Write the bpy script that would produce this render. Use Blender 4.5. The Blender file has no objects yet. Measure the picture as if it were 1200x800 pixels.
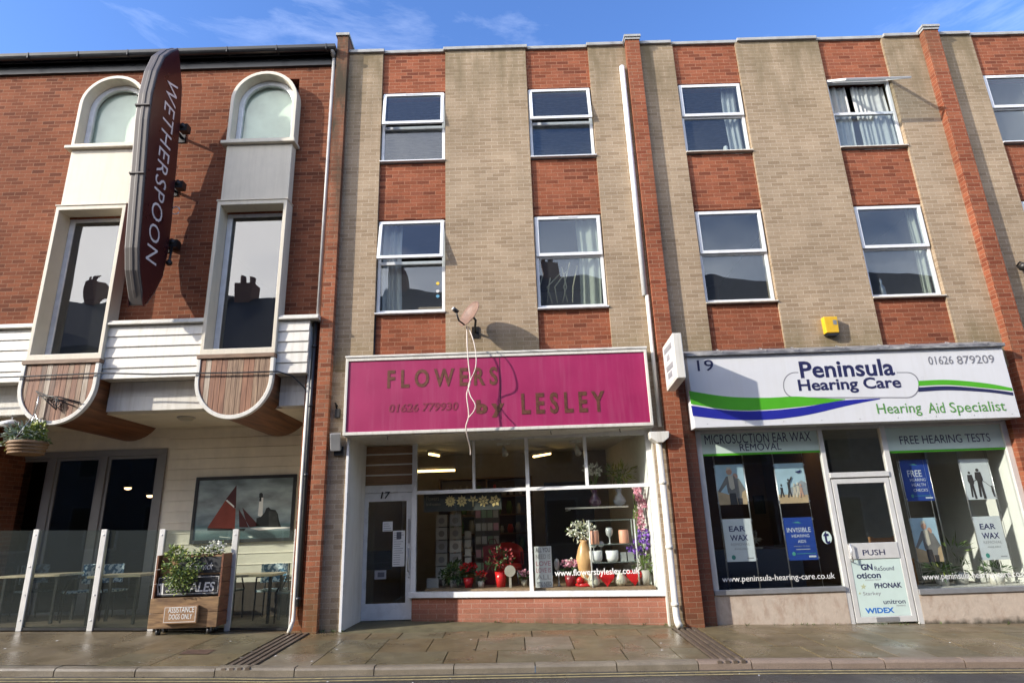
import bpy, bmesh, math, random
from mathutils import Vector, Matrix, Euler
R_ = random.Random(7)
SC = bpy.context.scene
COL = SC.collection

# ------------------------------------------------------------------ camera
CAM = Vector((2.29, -9.916, 1.43)); PITCH, YAW, ROLL = math.radians(16.792), math.radians(0.238), math.radians(-1.939)
FPX = 722.0
_cp, _sp, _cy, _sy = math.cos(PITCH), math.sin(PITCH), math.cos(YAW), math.sin(YAW)
FWD = Vector((_sy*_cp, _cy*_cp, _sp)); _r = Vector((_cy, -_sy, 0)); _u = _r.cross(FWD)
RGT = math.cos(ROLL)*_r + math.sin(ROLL)*_u; UPV = -math.sin(ROLL)*_r + math.cos(ROLL)*_u
cd = bpy.data.cameras.new('camera'); cam = bpy.data.objects.new('camera', cd); COL.objects.link(cam)
cam.matrix_world = Matrix(((RGT.x, UPV.x, -FWD.x, CAM.x), (RGT.y, UPV.y, -FWD.y, CAM.y), (RGT.z, UPV.z, -FWD.z, CAM.z), (0, 0, 0, 1)))
cd.sensor_width = 36; cd.lens = 36*FPX/1200; cd.clip_start = .1; cd.clip_end = 2000
SC.camera = cam

# ------------------------------------------------------------------ light and sky
SUND = Vector((2.15, 1.0, -1.105)).normalized()          # the way the light travels
EL = math.asin(-SUND.z)
sd = bpy.data.lights.new('sun', 'SUN'); sd.energy = 3.3; sd.angle = math.radians(.6); sd.color = (1, .93, .82)
sun = bpy.data.objects.new('sun', sd); COL.objects.link(sun)
sun.rotation_euler = SUND.to_track_quat('-Z', 'Y').to_euler(); sun.location = (-30, -14, 20)
wd = bpy.data.worlds.new('World'); SC.world = wd; wd.use_nodes = True
nt = wd.node_tree; nt.nodes.clear()
N = nt.nodes.new; Lk = nt.links.new
sky = N('ShaderNodeTexSky'); sky.sky_type = 'NISHITA'; sky.sun_disc = False; sky.sun_elevation = EL
sky.sun_rotation = math.atan2(-SUND.x, -SUND.y); sky.air_density = 1.0; sky.dust_density = .4; sky.ozone_density = 3.0
hs = N('ShaderNodeHueSaturation'); hs.inputs['Saturation'].default_value = 1.17; hs.inputs['Value'].default_value = 1.15; hs.inputs['Hue'].default_value = .512
Lk(sky.outputs[0], hs.inputs['Color'])
tc = N('ShaderNodeTexCoord'); mp = N('ShaderNodeMapping'); mp.inputs['Scale'].default_value = (2.2, 3.0, 9.0); mp.inputs['Rotation'].default_value = (0, .5, .3)
n1 = N('ShaderNodeTexNoise'); n1.inputs['Scale'].default_value = 1.6; n1.inputs['Detail'].default_value = 9; n1.inputs['Roughness'].default_value = .62; n1.inputs['Distortion'].default_value = .5
Lk(tc.outputs['Generated'], mp.inputs[0]); Lk(mp.outputs[0], n1.inputs[0])
rp = N('ShaderNodeValToRGB'); rp.color_ramp.elements[0].position = .57; rp.color_ramp.elements[1].position = .86
rp.color_ramp.elements[1].color = (.15, .15, .15, 1)
Lk(n1.outputs[0], rp.inputs[0])
mxs = N('ShaderNodeMixRGB'); mxs.inputs[2].default_value = (9, 9.5, 10.5, 1)
Lk(rp.outputs[0], mxs.inputs[0]); Lk(hs.outputs[0], mxs.inputs[1])
nrmz = N('ShaderNodeVectorMath'); nrmz.operation = 'NORMALIZE'; Lk(tc.outputs['Generated'], nrmz.inputs[0])      # bank of cloud low on the unseen sunny side, widened and brightened for fill light
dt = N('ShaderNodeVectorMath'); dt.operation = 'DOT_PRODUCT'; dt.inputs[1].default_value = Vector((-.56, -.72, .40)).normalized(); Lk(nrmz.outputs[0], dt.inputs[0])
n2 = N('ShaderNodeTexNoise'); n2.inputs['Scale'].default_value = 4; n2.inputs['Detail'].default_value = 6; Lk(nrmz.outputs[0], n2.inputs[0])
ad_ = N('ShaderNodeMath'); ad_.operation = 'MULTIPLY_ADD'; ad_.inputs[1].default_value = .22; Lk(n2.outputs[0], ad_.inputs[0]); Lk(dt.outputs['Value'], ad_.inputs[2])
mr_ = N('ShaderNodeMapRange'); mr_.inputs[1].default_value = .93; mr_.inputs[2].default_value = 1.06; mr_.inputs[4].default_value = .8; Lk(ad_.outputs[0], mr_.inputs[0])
n3 = N('ShaderNodeTexNoise'); n3.inputs['Scale'].default_value = 2.6; n3.inputs['Detail'].default_value = 5; n3.inputs['Distortion'].default_value = .4; Lk(nrmz.outputs[0], n3.inputs[0])      # thin broken cloud on the south side behind the camera, brightened to add fill
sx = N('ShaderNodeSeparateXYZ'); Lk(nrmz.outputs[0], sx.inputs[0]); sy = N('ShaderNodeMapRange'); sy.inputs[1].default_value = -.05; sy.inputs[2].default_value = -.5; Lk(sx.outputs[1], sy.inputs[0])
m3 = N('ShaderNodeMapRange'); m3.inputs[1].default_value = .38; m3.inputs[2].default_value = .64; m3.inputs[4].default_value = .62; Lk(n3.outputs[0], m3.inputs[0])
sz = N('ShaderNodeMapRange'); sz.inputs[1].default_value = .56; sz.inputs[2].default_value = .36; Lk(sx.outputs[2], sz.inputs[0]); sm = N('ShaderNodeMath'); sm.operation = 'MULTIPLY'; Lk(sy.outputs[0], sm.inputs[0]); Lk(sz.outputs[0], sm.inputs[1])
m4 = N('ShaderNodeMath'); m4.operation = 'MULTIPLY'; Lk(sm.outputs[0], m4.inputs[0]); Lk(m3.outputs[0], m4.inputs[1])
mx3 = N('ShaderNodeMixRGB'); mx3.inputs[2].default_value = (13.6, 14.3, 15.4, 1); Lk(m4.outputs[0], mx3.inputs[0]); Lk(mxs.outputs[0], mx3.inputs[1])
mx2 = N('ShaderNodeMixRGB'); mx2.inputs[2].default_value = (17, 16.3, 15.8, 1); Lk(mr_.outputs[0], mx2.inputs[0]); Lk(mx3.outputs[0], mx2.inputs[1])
bg = N('ShaderNodeBackground'); bg.inputs[1].default_value = .15
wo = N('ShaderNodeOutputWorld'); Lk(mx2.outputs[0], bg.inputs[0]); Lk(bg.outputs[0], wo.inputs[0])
SC.view_settings.view_transform = 'Standard'; SC.view_settings.look = 'None'; SC.view_settings.exposure = 1.04; SC.view_settings.gamma = 1
SC.view_settings.use_curve_mapping = False
SC.render.engine = 'CYCLES'
SC.cycles.max_bounces = 10; SC.cycles.transparent_max_bounces = 24; SC.cycles.caustics_reflective = False; SC.cycles.caustics_refractive = False
SC.cycles.use_denoising = True

# ------------------------------------------------------------------ helpers
def at(u, v, Y):                      # a point of the picture on the vertical plane at distance Y: (x, z)
    d = FWD + RGT*((u-600)/FPX) - UPV*((v-400)/FPX); p = CAM + d*((Y-CAM.y)/d.y); return (p.x, p.z)
def lerp(a, b, t): return a+(b-a)*t
def interp(x, pts):
    if x <= pts[0][0]: return pts[0][1]
    for (a, b), (c, d) in zip(pts, pts[1:]):
        if x <= c: return lerp(b, d, (x-a)/(c-a))
    return pts[-1][1]
GP = [(-14, .42), (-9, .31), (-5, .195), (-1, .07), (-.57, .05), (5, -.04), (9.5, -.165), (16, -.36), (30, -.8)]
def gz(x, y=0.0):                     # the street falls to the right and to the kerb
    return interp(x, GP) + .025*max(min(y, .3), -2.2)

class MB:
    def __init__(s): s.v = []; s.f = []; s.m = []; s.sm = []
    def add(s, vs, fs, m=0, smooth=False):
        o = len(s.v); s.v += [tuple(p) for p in vs]
        for f in fs: s.f.append([i+o for i in f]); s.m.append(m); s.sm.append(smooth)
        return s
    def box(s, x0, x1, y0, y1, z0, z1, m=0):
        vs = [(x, y, z) for x in (x0, x1) for y in (y0, y1) for z in (z0, z1)]
        return s.add(vs, [(0, 1, 3, 2), (4, 6, 7, 5), (0, 4, 5, 1), (2, 3, 7, 6), (0, 2, 6, 4), (1, 5, 7, 3)], m)
    def bar(s, a, b, w, h, m=0):      # a square bar from a to b
        a, b = Vector(a), Vector(b); d = (b-a).normalized(); t = Vector((0, 0, 1)) if abs(d.z) < .9 else Vector((0, 1, 0))
        p = d.cross(t).normalized(); q = p.cross(d).normalized(); vs = []
        for c in (a, b):
            for i, j in ((-1, -1), (1, -1), (1, 1), (-1, 1)): vs.append(c+p*i*w/2+q*j*h/2)
        return s.add(vs, [(0, 1, 2, 3), (7, 6, 5, 4), (0, 4, 5, 1), (1, 5, 6, 2), (2, 6, 7, 3), (3, 7, 4, 0)], m)
    def prism(s, pts, a, b, axis='y', m=0):      # outline in the other two axes, pushed from a to b
        def P(p, k): return {'y': (p[0], k, p[1]), 'x': (k, p[0], p[1]), 'z': (p[0], p[1], k)}[axis]
        n = len(pts); vs = [P(p, a) for p in pts]+[P(p, b) for p in pts]
        fs = [tuple(range(n)), tuple(range(2*n-1, n-1, -1))]+[(i, (i+1) % n, n+(i+1) % n, n+i) for i in range(n)]
        return s.add(vs, fs, m)
    def ring(s, out, inn, y0, y1, m=0):           # a frame: outer and inner outlines in x, z
        n = len(out); vs = [(p[0], y, p[1]) for y in (y0, y1) for o in (out, inn) for p in o]
        fs = []
        for i in range(n):
            j = (i+1) % n
            fs += [(i, j, n+j, n+i), (2*n+i, 3*n+i, 3*n+j, 2*n+j), (i, 2*n+i, 2*n+j, j), (n+i, n+j, 3*n+j, 3*n+i)]
        return s.add(vs, fs, m)
    def rect_ring(s, x0, x1, z0, z1, w, y0, y1, m=0, wb=None, wt=None):
        wb = w if wb is None else wb; wt = w if wt is None else wt
        return s.ring([(x0, z0), (x1, z0), (x1, z1), (x0, z1)], [(x0+w, z0+wb), (x1-w, z0+wb), (x1-w, z1-wt), (x0+w, z1-wt)], y0, y1, m)
    def tube(s, path, r, n=8, m=0, cap=True):
        path = [Vector(p) for p in path]; rs = r if isinstance(r, (list, tuple)) else [r]*len(path); vs = []; fs = []
        prev = None
        for i, p in enumerate(path):
            d = (path[min(i+1, len(path)-1)]-path[max(i-1, 0)]).normalized()
            if prev is None:
                t = Vector((0, 0, 1)) if abs(d.z) < .9 else Vector((0, 1, 0)); a = d.cross(t).normalized()
            else: a = (prev-d*prev.dot(d)).normalized()
            prev = a; b = d.cross(a)
            for k in range(n): vs.append(p+(a*math.cos(2*math.pi*k/n)+b*math.sin(2*math.pi*k/n))*rs[i])
        for i in range(len(path)-1):
            for k in range(n): fs.append((i*n+k, i*n+(k+1) % n, (i+1)*n+(k+1) % n, (i+1)*n+k))
        if cap: fs += [tuple(range(n-1, -1, -1)), tuple(range((len(path)-1)*n, len(path)*n))]
        return s.add(vs, fs, m, True)
    def lathe(s, prof, c, n=16, m=0):
        vs = []; fs = []; c = Vector(c)
        for r, z in prof:
            for k in range(n): vs.append((c.x+r*math.cos(2*math.pi*k/n), c.y+r*math.sin(2*math.pi*k/n), c.z+z))
        for i in range(len(prof)-1):
            for k in range(n): fs.append((i*n+k, i*n+(k+1) % n, (i+1)*n+(k+1) % n, (i+1)*n+k))
        fs += [tuple(range(n-1, -1, -1)), tuple(range((len(prof)-1)*n, len(prof)*n))]
        return s.add(vs, fs, m, True)
    def ball(s, c, rx, ry=None, rz=None, m=0, n=10):
        ry = rx if ry is None else ry; rz = rx if rz is None else rz; vs = []; fs = []; h = n//2
        for i in range(1, h):
            t = math.pi*i/h
            for k in range(n): vs.append((c[0]+rx*math.sin(t)*math.cos(2*math.pi*k/n), c[1]+ry*math.sin(t)*math.sin(2*math.pi*k/n), c[2]+rz*math.cos(t)))
        for i in range(h-2):
            for k in range(n): fs.append((i*n+k, (i+1)*n+k, (i+1)*n+(k+1) % n, i*n+(k+1) % n))
        a = len(vs); vs += [(c[0], c[1], c[2]+rz), (c[0], c[1], c[2]-rz)]
        for k in range(n): fs += [(a, k, (k+1) % n), (a+1, (h-2)*n+(k+1) % n, (h-2)*n+k)]
        return s.add(vs, fs, m, True)
    def leaf(s, p, d, L, w, m=0, up=None):       # a bent leaf of two faces
        p = Vector(p); d = Vector(d).normalized(); t = Vector((R_.uniform(-1, 1), R_.uniform(-1, 1), R_.uniform(-1, 1))) if up is None else Vector(up)
        a = d.cross(t)
        if a.length < 1e-4: a = d.cross(Vector((1, .3, .2)))
        a.normalize(); q = a.cross(d)
        vs = [p, p+d*L*.5+a*w-q*w*.3, p+d*L, p+d*L*.5-a*w-q*w*.3, p+d*L*.5]
        return s.add(vs, [(0, 1, 4), (1, 2, 4), (4, 2, 3), (0, 4, 3)], m)
    def clump(s, c, r, n, L, w, ms=(0,), shell=.35):
        for _ in range(n):
            d = Vector((R_.gauss(0, 1), R_.gauss(0, 1), R_.gauss(0, 1))).normalized(); k = R_.uniform(shell, 1)
            p = Vector((c[0]+d.x*r[0]*k, c[1]+d.y*r[1]*k, c[2]+d.z*r[2]*k))
            dd = d+Vector((R_.uniform(-.8, .8), R_.uniform(-.8, .8), R_.uniform(-.6, .6)))
            s.leaf(p, dd, L*R_.uniform(.6, 1.3), w*R_.uniform(.7, 1.3), R_.choice(ms))
        return s
    def text4(s, t, p00, p10, p01, p11, nrm, m=0, bold=0.0, thick=.003):   # lettering fitted to four corners
        vs, fs = glyphs(t, bold); nrm = Vector(nrm); out = []
        p00, p10, p01, p11 = map(Vector, (p00, p10, p01, p11))
        for a, b, c in vs: out.append(p00.lerp(p10, a).lerp(p01.lerp(p11, a), b)+nrm*thick*c)
        return s.add(out, fs, m)
    def text(s, t, x0, x1, z0, z1, y, m=0, bold=0.0, thick=.003, shear=0.0):
        return s.text4(t, (x0, y, z0), (x1, y, z0), (x0+shear, y, z1), (x1+shear, y, z1), (0, -1, 0), m, bold, thick)
    def textpx(s, t, u0, v0, u1, v1, Y, m=0, bold=0.0, thick=.003, shear=0.0):
        c = at((u0+u1)/2, (v0+v1)/2, Y); a = at(u0, (v0+v1)/2, Y); b = at(u1, (v0+v1)/2, Y); d = at((u0+u1)/2, v1, Y); e = at((u0+u1)/2, v0, Y)
        return s.text(t, a[0], b[0], d[1], e[1], Y, m, bold, thick, shear)
    def polypx(s, pts, Y, thick=.003, m=0): return s.prism([at(u, v, Y) for u, v in pts], Y-thick, Y, 'y', m)
    def rotx(s, i0, y, z, ang):                   # turn everything from vertex i0 on about a line along x
        c, sn = math.cos(ang), math.sin(ang)
        for i in range(i0, len(s.v)):
            X, Yy, Z = s.v[i]; dy, dz = Yy-y, Z-z; s.v[i] = (X, y+dy*c-dz*sn, z+dy*sn+dz*c)
        return s
    def turnz(s, i0, cx, cy, ang):
        c, sn = math.cos(ang), math.sin(ang)
        for i in range(i0, len(s.v)):
            X, Y, Z = s.v[i]; dx, dy = X-cx, Y-cy; s.v[i] = (cx+dx*c-dy*sn, cy+dx*sn+dy*c, Z)
        return s
    def build(s, name, mats, parent=None, bevel=0.0, origin=None):
        if not isinstance(mats, (list, tuple)): mats = [mats]
        if parent is not None: o = wloc(parent)
        elif origin is not None: o = Vector(origin)
        else:
            xs, ys, zs = zip(*s.v); o = Vector(((min(xs)+max(xs))/2, (min(ys)+max(ys))/2, min(zs)))
        me = bpy.data.meshes.new(name); me.from_pydata([(p[0]-o.x, p[1]-o.y, p[2]-o.z) for p in s.v], [], s.f)
        for mt in mats: me.materials.append(mt)
        me.polygons.foreach_set('material_index', s.m); me.polygons.foreach_set('use_smooth', s.sm)
        bm = bmesh.new(); bm.from_mesh(me); bmesh.ops.recalc_face_normals(bm, faces=bm.faces); bm.to_mesh(me); bm.free()
        ob = bpy.data.objects.new(name, me); COL.objects.link(ob)
        if parent is not None: ob.parent = parent
        else: ob.location = o
        if bevel:
            md = ob.modifiers.new('bevel', 'BEVEL'); md.width = bevel; md.segments = 2; md.limit_method = 'ANGLE'; md.angle_limit = math.radians(40); md.use_clamp_overlap = True
        return ob
def wloc(o):
    p = Vector((0, 0, 0))
    while o is not None: p = p+o.location; o = o.parent
    return p
_gl = {}
def glyphs(t, bold):
    k = (t, bold); sp = 1.0
    if isinstance(bold, tuple): bold, sp = bold
    if k not in _gl:
        cu = bpy.data.curves.new('lettering', 'FONT'); cu.body = t; cu.extrude = .02; cu.offset = bold; cu.space_character = sp; cu.resolution_u = 3
        ob = bpy.data.objects.new('lettering', cu); COL.objects.link(ob)
        dg = bpy.context.evaluated_depsgraph_get(); me = bpy.data.meshes.new_from_object(ob.evaluated_get(dg))
        xs = [v.co.x for v in me.vertices]; ys = [v.co.y for v in me.vertices]; x0, x1, y0, y1 = min(xs), max(xs), min(ys), max(ys)
        _gl[k] = ([((v.co.x-x0)/(x1-x0), (v.co.y-y0)/max(y1-y0, 1e-6), (v.co.z+.02)/.04) for v in me.vertices], [tuple(p.vertices) for p in me.polygons])
        bpy.data.objects.remove(ob); bpy.data.curves.remove(cu); bpy.data.meshes.remove(me)
    return _gl[k]
def thing(name, label, cat, loc, group=None):
    o = bpy.data.objects.new(name, None); COL.objects.link(o); o.location = loc; o.empty_display_size = .1
    return tag(o, label, cat, group)
def tag(o, label, cat, group=None):
    o['label'] = label; o['category'] = cat
    if group: o['group'] = group
    return o
def structure(o): o['kind'] = 'structure'; return o
def kids(o): return [c for c in bpy.data.objects if c.parent == o]
def copy_tree(o, parent=None):
    c = o.copy(); COL.objects.link(c)
    if parent is not None: c.parent = parent
    for ch in kids(o): copy_tree(ch, c)
    return c

# ------------------------------------------------------------------ materials
def newmat(name):
    m = bpy.data.materials.new(name); m.use_nodes = True; t = m.node_tree; b = t.nodes['Principled BSDF']; return m, t, b
def M(name, col, rough=.5, metal=0.0, var=.1, vs=6.0, bump=0.0, bs=60.0, stretch=(1, 1, 1), dirt=0.0, dirtcol=(.08, .07, .05), dscale=3.0, dstretch=(1, 1, .25), coat=0.0, trans=0.0, foot=None):
    m, t, b = newmat(name); n = t.nodes.new; l = t.links.new
    tc = n('ShaderNodeTexCoord'); mp = n('ShaderNodeMapping'); mp.inputs['Scale'].default_value = stretch; l(tc.outputs['Object'], mp.inputs[0])
    nz = n('ShaderNodeTexNoise'); nz.inputs['Scale'].default_value = vs; nz.inputs['Detail'].default_value = 6; l(mp.outputs[0], nz.inputs[0])
    mr = n('ShaderNodeMapRange'); mr.inputs[1].default_value = .25; mr.inputs[2].default_value = .75; mr.inputs[3].default_value = 1-var; mr.inputs[4].default_value = 1+var; l(nz.outputs[0], mr.inputs[0])
    mx = n('ShaderNodeMixRGB'); mx.blend_type = 'MULTIPLY'; mx.inputs[0].default_value = 1; mx.inputs[1].default_value = (*col, 1); l(mr.outputs[0], mx.inputs[2]); out = mx.outputs[0]
    if dirt:
        m2 = n('ShaderNodeMapping'); m2.inputs['Scale'].default_value = dstretch; l(tc.outputs['Object'], m2.inputs[0])
        z2 = n('ShaderNodeTexNoise'); z2.inputs['Scale'].default_value = dscale; z2.inputs['Detail'].default_value = 10; z2.inputs['Roughness'].default_value = .65; l(m2.outputs[0], z2.inputs[0])
        r2 = n('ShaderNodeMapRange'); r2.inputs[1].default_value = .48; r2.inputs[2].default_value = .72; r2.inputs[4].default_value = dirt; l(z2.outputs[0], r2.inputs[0])
        x2 = n('ShaderNodeMixRGB'); x2.inputs[2].default_value = (*dirtcol, 1); l(r2.outputs[0], x2.inputs[0]); l(out, x2.inputs[1]); out = x2.outputs[0]
    if foot:                                              # ragged grime along the foot of a wall
        sp = n('ShaderNodeSeparateXYZ'); l(tc.outputs['Object'], sp.inputs[0]); nz2 = n('ShaderNodeTexNoise'); nz2.inputs['Scale'].default_value = 9; nz2.inputs['Detail'].default_value = 8; l(tc.outputs['Object'], nz2.inputs[0])
        q1 = n('ShaderNodeMath'); q1.operation = 'MULTIPLY_ADD'; q1.inputs[1].default_value = -.16; l(nz2.outputs[0], q1.inputs[0]); l(sp.outputs[2], q1.inputs[2])
        q2 = n('ShaderNodeMapRange'); q2.inputs[1].default_value = foot[1]; q2.inputs[2].default_value = foot[0]; q2.inputs[4].default_value = .9; l(q1.outputs[0], q2.inputs[0])
        x3 = n('ShaderNodeMixRGB'); x3.inputs[2].default_value = (.045, .04, .025, 1); l(q2.outputs[0], x3.inputs[0]); l(out, x3.inputs[1]); out = x3.outputs[0]
    l(out, b.inputs['Base Color']); b.inputs['Roughness'].default_value = rough; b.inputs['Metallic'].default_value = metal
    rr = n('ShaderNodeMapRange'); rr.inputs[3].default_value = max(rough-.12, .03); rr.inputs[4].default_value = min(rough+.12, 1); l(nz.outputs[0], rr.inputs[0]); l(rr.outputs[0], b.inputs['Roughness'])
    if coat: b.inputs['Coat Weight'].default_value = coat
    if trans: b.inputs['Transmission Weight'].default_value = trans
    if bump:
        bz = n('ShaderNodeTexNoise'); bz.inputs['Scale'].default_value = bs; bz.inputs['Detail'].default_value = 5; l(mp.outputs[0], bz.inputs[0])
        bp = n('ShaderNodeBump'); bp.inputs['Strength'].default_value = bump; bp.inputs['Distance'].default_value = .01; l(bz.outputs[0], bp.inputs['Height']); l(bp.outputs[0], b.inputs['Normal'])
    return m
def brick(name, cols, mortar, stain=0.0, staincol=(.09, .08, .06), top=None, topcol=(.10, .095, .075), moss=None, off=0.0, mort=.010):
    m, t, b = newmat(name); n = t.nodes.new; l = t.links.new
    g = n('ShaderNodeNewGeometry'); sp = n('ShaderNodeSeparateXYZ'); l(g.outputs['Position'], sp.inputs[0])
    ad = n('ShaderNodeMath'); ad.operation = 'ADD'; l(sp.outputs[0], ad.inputs[0]); l(sp.outputs[1], ad.inputs[1])
    ao = n('ShaderNodeMath'); ao.inputs[1].default_value = off+40; l(ad.outputs[0], ao.inputs[0])
    az = n('ShaderNodeMath'); az.inputs[1].default_value = 30; l(sp.outputs[2], az.inputs[0])
    wob = n('ShaderNodeTexNoise'); wob.inputs['Scale'].default_value = 5; l(g.outputs['Position'], wob.inputs[0])
    ws = n('ShaderNodeMath'); ws.operation = 'MULTIPLY_ADD'; ws.inputs[1].default_value = .008; l(wob.outputs[0], ws.inputs[0]); l(az.outputs[0], ws.inputs[2])
    cb = n('ShaderNodeCombineXYZ'); l(ao.outputs[0], cb.inputs[0]); l(ws.outputs[0], cb.inputs[1])
    br = n('ShaderNodeTexBrick'); br.inputs['Scale'].default_value = 1; br.inputs['Brick Width'].default_value = .225; br.inputs['Row Height'].default_value = .075
    br.inputs['Mortar Size'].default_value = mort*.55; br.inputs['Mortar Smooth'].default_value = .35; br.inputs['Color1'].default_value = (0, 0, 0, 1); br.inputs['Color2'].default_value = (1, 1, 1, 1); br.inputs['Mortar'].default_value = (.5, .5, .5, 1)
    l(cb.outputs[0], br.inputs[0])
    rp = n('ShaderNodeValToRGB'); e = rp.color_ramp.elements
    e[0].position = 0; e[0].color = (*cols[0], 1); e[1].position = 1; e[1].color = (*cols[-1], 1)
    for i, c in enumerate(cols[1:-1]): x = e.new((i+1)/(len(cols)-1)); x.color = (*c, 1)
    l(br.outputs[0], rp.inputs[0])
    fz = n('ShaderNodeTexNoise'); fz.inputs['Scale'].default_value = 55; fz.inputs['Detail'].default_value = 6; l(g.outputs['Position'], fz.inputs[0])
    fr = n('ShaderNodeMapRange'); fr.inputs[1].default_value = .25; fr.inputs[2].default_value = .75; fr.inputs[3].default_value = .78; fr.inputs[4].default_value = 1.2; l(fz.outputs[0], fr.inputs[0])
    mz = n('ShaderNodeTexNoise'); mz.inputs['Scale'].default_value = 1.1; mz.inputs['Detail'].default_value = 5; l(g.outputs['Position'], mz.inputs[0])
    m2 = n('ShaderNodeMapRange'); m2.inputs[1].default_value = .3; m2.inputs[2].default_value = .7; m2.inputs[3].default_value = .84; m2.inputs[4].default_value = 1.12; l(mz.outputs[0], m2.inputs[0])
    mm = n('ShaderNodeMath'); mm.operation = 'MULTIPLY'; l(fr.outputs[0], mm.inputs[0]); l(m2.outputs[0], mm.inputs[1])
    c1 = n('ShaderNodeMixRGB'); c1.inputs[2].default_value = (*mortar, 1); l(br.outputs[1], c1.inputs[0]); l(rp.outputs[0], c1.inputs[1])
    c2 = n('ShaderNodeMixRGB'); c2.blend_type = 'MULTIPLY'; c2.inputs[0].default_value = 1; l(c1.outputs[0], c2.inputs[1]); l(mm.outputs[0], c2.inputs[2]); out = c2.outputs[0]
    vm = n('ShaderNodeMapping'); vm.inputs['Scale'].default_value = (1, 1, .22); l(g.outputs['Position'], vm.inputs[0])
    vz = n('ShaderNodeTexNoise'); vz.inputs['Scale'].default_value = 3.2; vz.inputs['Detail'].default_value = 8; vz.inputs['Roughness'].default_value = .6; l(vm.outputs[0], vz.inputs[0])
    if stain:
        s1 = n('ShaderNodeMapRange'); s1.inputs[1].default_value = .5; s1.inputs[2].default_value = .75; s1.inputs[4].default_value = stain; l(vz.outputs[0], s1.inputs[0])
        x = n('ShaderNodeMixRGB'); x.inputs[2].default_value = (*staincol, 1); l(s1.outputs[0], x.inputs[0]); l(out, x.inputs[1]); out = x.outputs[0]
    def band(z0, z1, colr, amt, o, lo=.35, hi=.65):          # rain staining or moss between two heights, ragged by noise
        h = n('ShaderNodeMapRange'); h.inputs[1].default_value = z0; h.inputs[2].default_value = z1; l(sp.outputs[2], h.inputs[0])
        q = n('ShaderNodeMapRange'); q.inputs[1].default_value = lo; q.inputs[2].default_value = hi; q.inputs[3].default_value = .15; l(vz.outputs[0], q.inputs[0])
        k = n('ShaderNodeMath'); k.operation = 'MULTIPLY'; l(h.outputs[0], k.inputs[0]); l(q.outputs[0], k.inputs[1])
        k2 = n('ShaderNodeMath'); k2.operation = 'MULTIPLY'; k2.inputs[1].default_value = amt; l(k.outputs[0], k2.inputs[0])
        x = n('ShaderNodeMixRGB'); x.inputs[2].default_value = (*colr, 1); l(k2.outputs[0], x.inputs[0]); l(o, x.inputs[1]); return x.outputs[0]
    if top: out = band(top[0], top[1], topcol, top[2], out)
    if moss: out = band(moss[0], moss[1], moss[3] if len(moss) > 3 else (.09, .085, .03), moss[2], out)
    l(out, b.inputs['Base Color']); b.inputs['Roughness'].default_value = .9; b.inputs['Specular IOR Level'].default_value = .1
    iv = n('ShaderNodeMath'); iv.operation = 'SUBTRACT'; iv.inputs[0].default_value = 1; l(br.outputs[1], iv.inputs[1])
    hb = n('ShaderNodeMath'); hb.operation = 'MULTIPLY_ADD'; hb.inputs[1].default_value = .35; l(fz.outputs[0], hb.inputs[0]); l(iv.outputs[0], hb.inputs[2])
    bp = n('ShaderNodeBump'); bp.inputs['Strength'].default_value = .55; bp.inputs['Distance'].default_value = .006; l(hb.outputs[0], bp.inputs['Height']); l(bp.outputs[0], b.inputs['Normal'])
    return m
def glass(name, ior=1.7, tint=(1, 1, 1), wavy=.02, wscale=1.5, rough=0.0, haze=0.0, hazecol=(.5, .52, .5)):
    m, t, b = newmat(name); t.nodes.remove(b); n = t.nodes.new; l = t.links.new; o = t.nodes['Material Output']
    tr = n('ShaderNodeBsdfTransparent'); tr.inputs[0].default_value = (*tint, 1); gl = n('ShaderNodeBsdfGlossy'); gl.inputs['Roughness'].default_value = rough
    fr = n('ShaderNodeFresnel'); mx = n('ShaderNodeMixShader')
    ge = n('ShaderNodeNewGeometry'); e1 = n('ShaderNodeMath'); e1.operation = 'MULTIPLY_ADD'; e1.inputs[1].default_value = -2; e1.inputs[2].default_value = 1; l(ge.outputs['Backfacing'], e1.inputs[0])
    pw = n('ShaderNodeMath'); pw.operation = 'POWER'; pw.inputs[0].default_value = ior; l(e1.outputs[0], pw.inputs[1]); l(pw.outputs[0], fr.inputs[0])   # the same reflection from either side of a thin pane
    if wavy:
        tc = n('ShaderNodeTexCoord'); z = n('ShaderNodeTexNoise'); z.inputs['Scale'].default_value = wscale; z.inputs['Detail'].default_value = 1; l(tc.outputs['Object'], z.inputs[0])
        bp = n('ShaderNodeBump'); bp.inputs['Strength'].default_value = 1; bp.inputs['Distance'].default_value = wavy; l(z.outputs[0], bp.inputs['Height']); l(bp.outputs[0], gl.inputs['Normal'])
    l(fr.outputs[0], mx.inputs[0]); l(tr.outputs[0], mx.inputs[1]); l(gl.outputs[0], mx.inputs[2]); out = mx.outputs[0]
    if haze:
        df = n('ShaderNodeBsdfDiffuse'); df.inputs[0].default_value = (*hazecol, 1); m2 = n('ShaderNodeMixShader'); m2.inputs[0].default_value = haze
        l(out, m2.inputs[1]); l(df.outputs[0], m2.inputs[2]); out = m2.outputs[0]
    l(out, o.inputs[0]); return m
def lamp_mat(name, col, st):
    m, t, b = newmat(name); b.inputs['Base Color'].default_value = (*col, 1); b.inputs['Emission Color'].default_value = (*col, 1); b.inputs['Emission Strength'].default_value = st; return m
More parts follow.
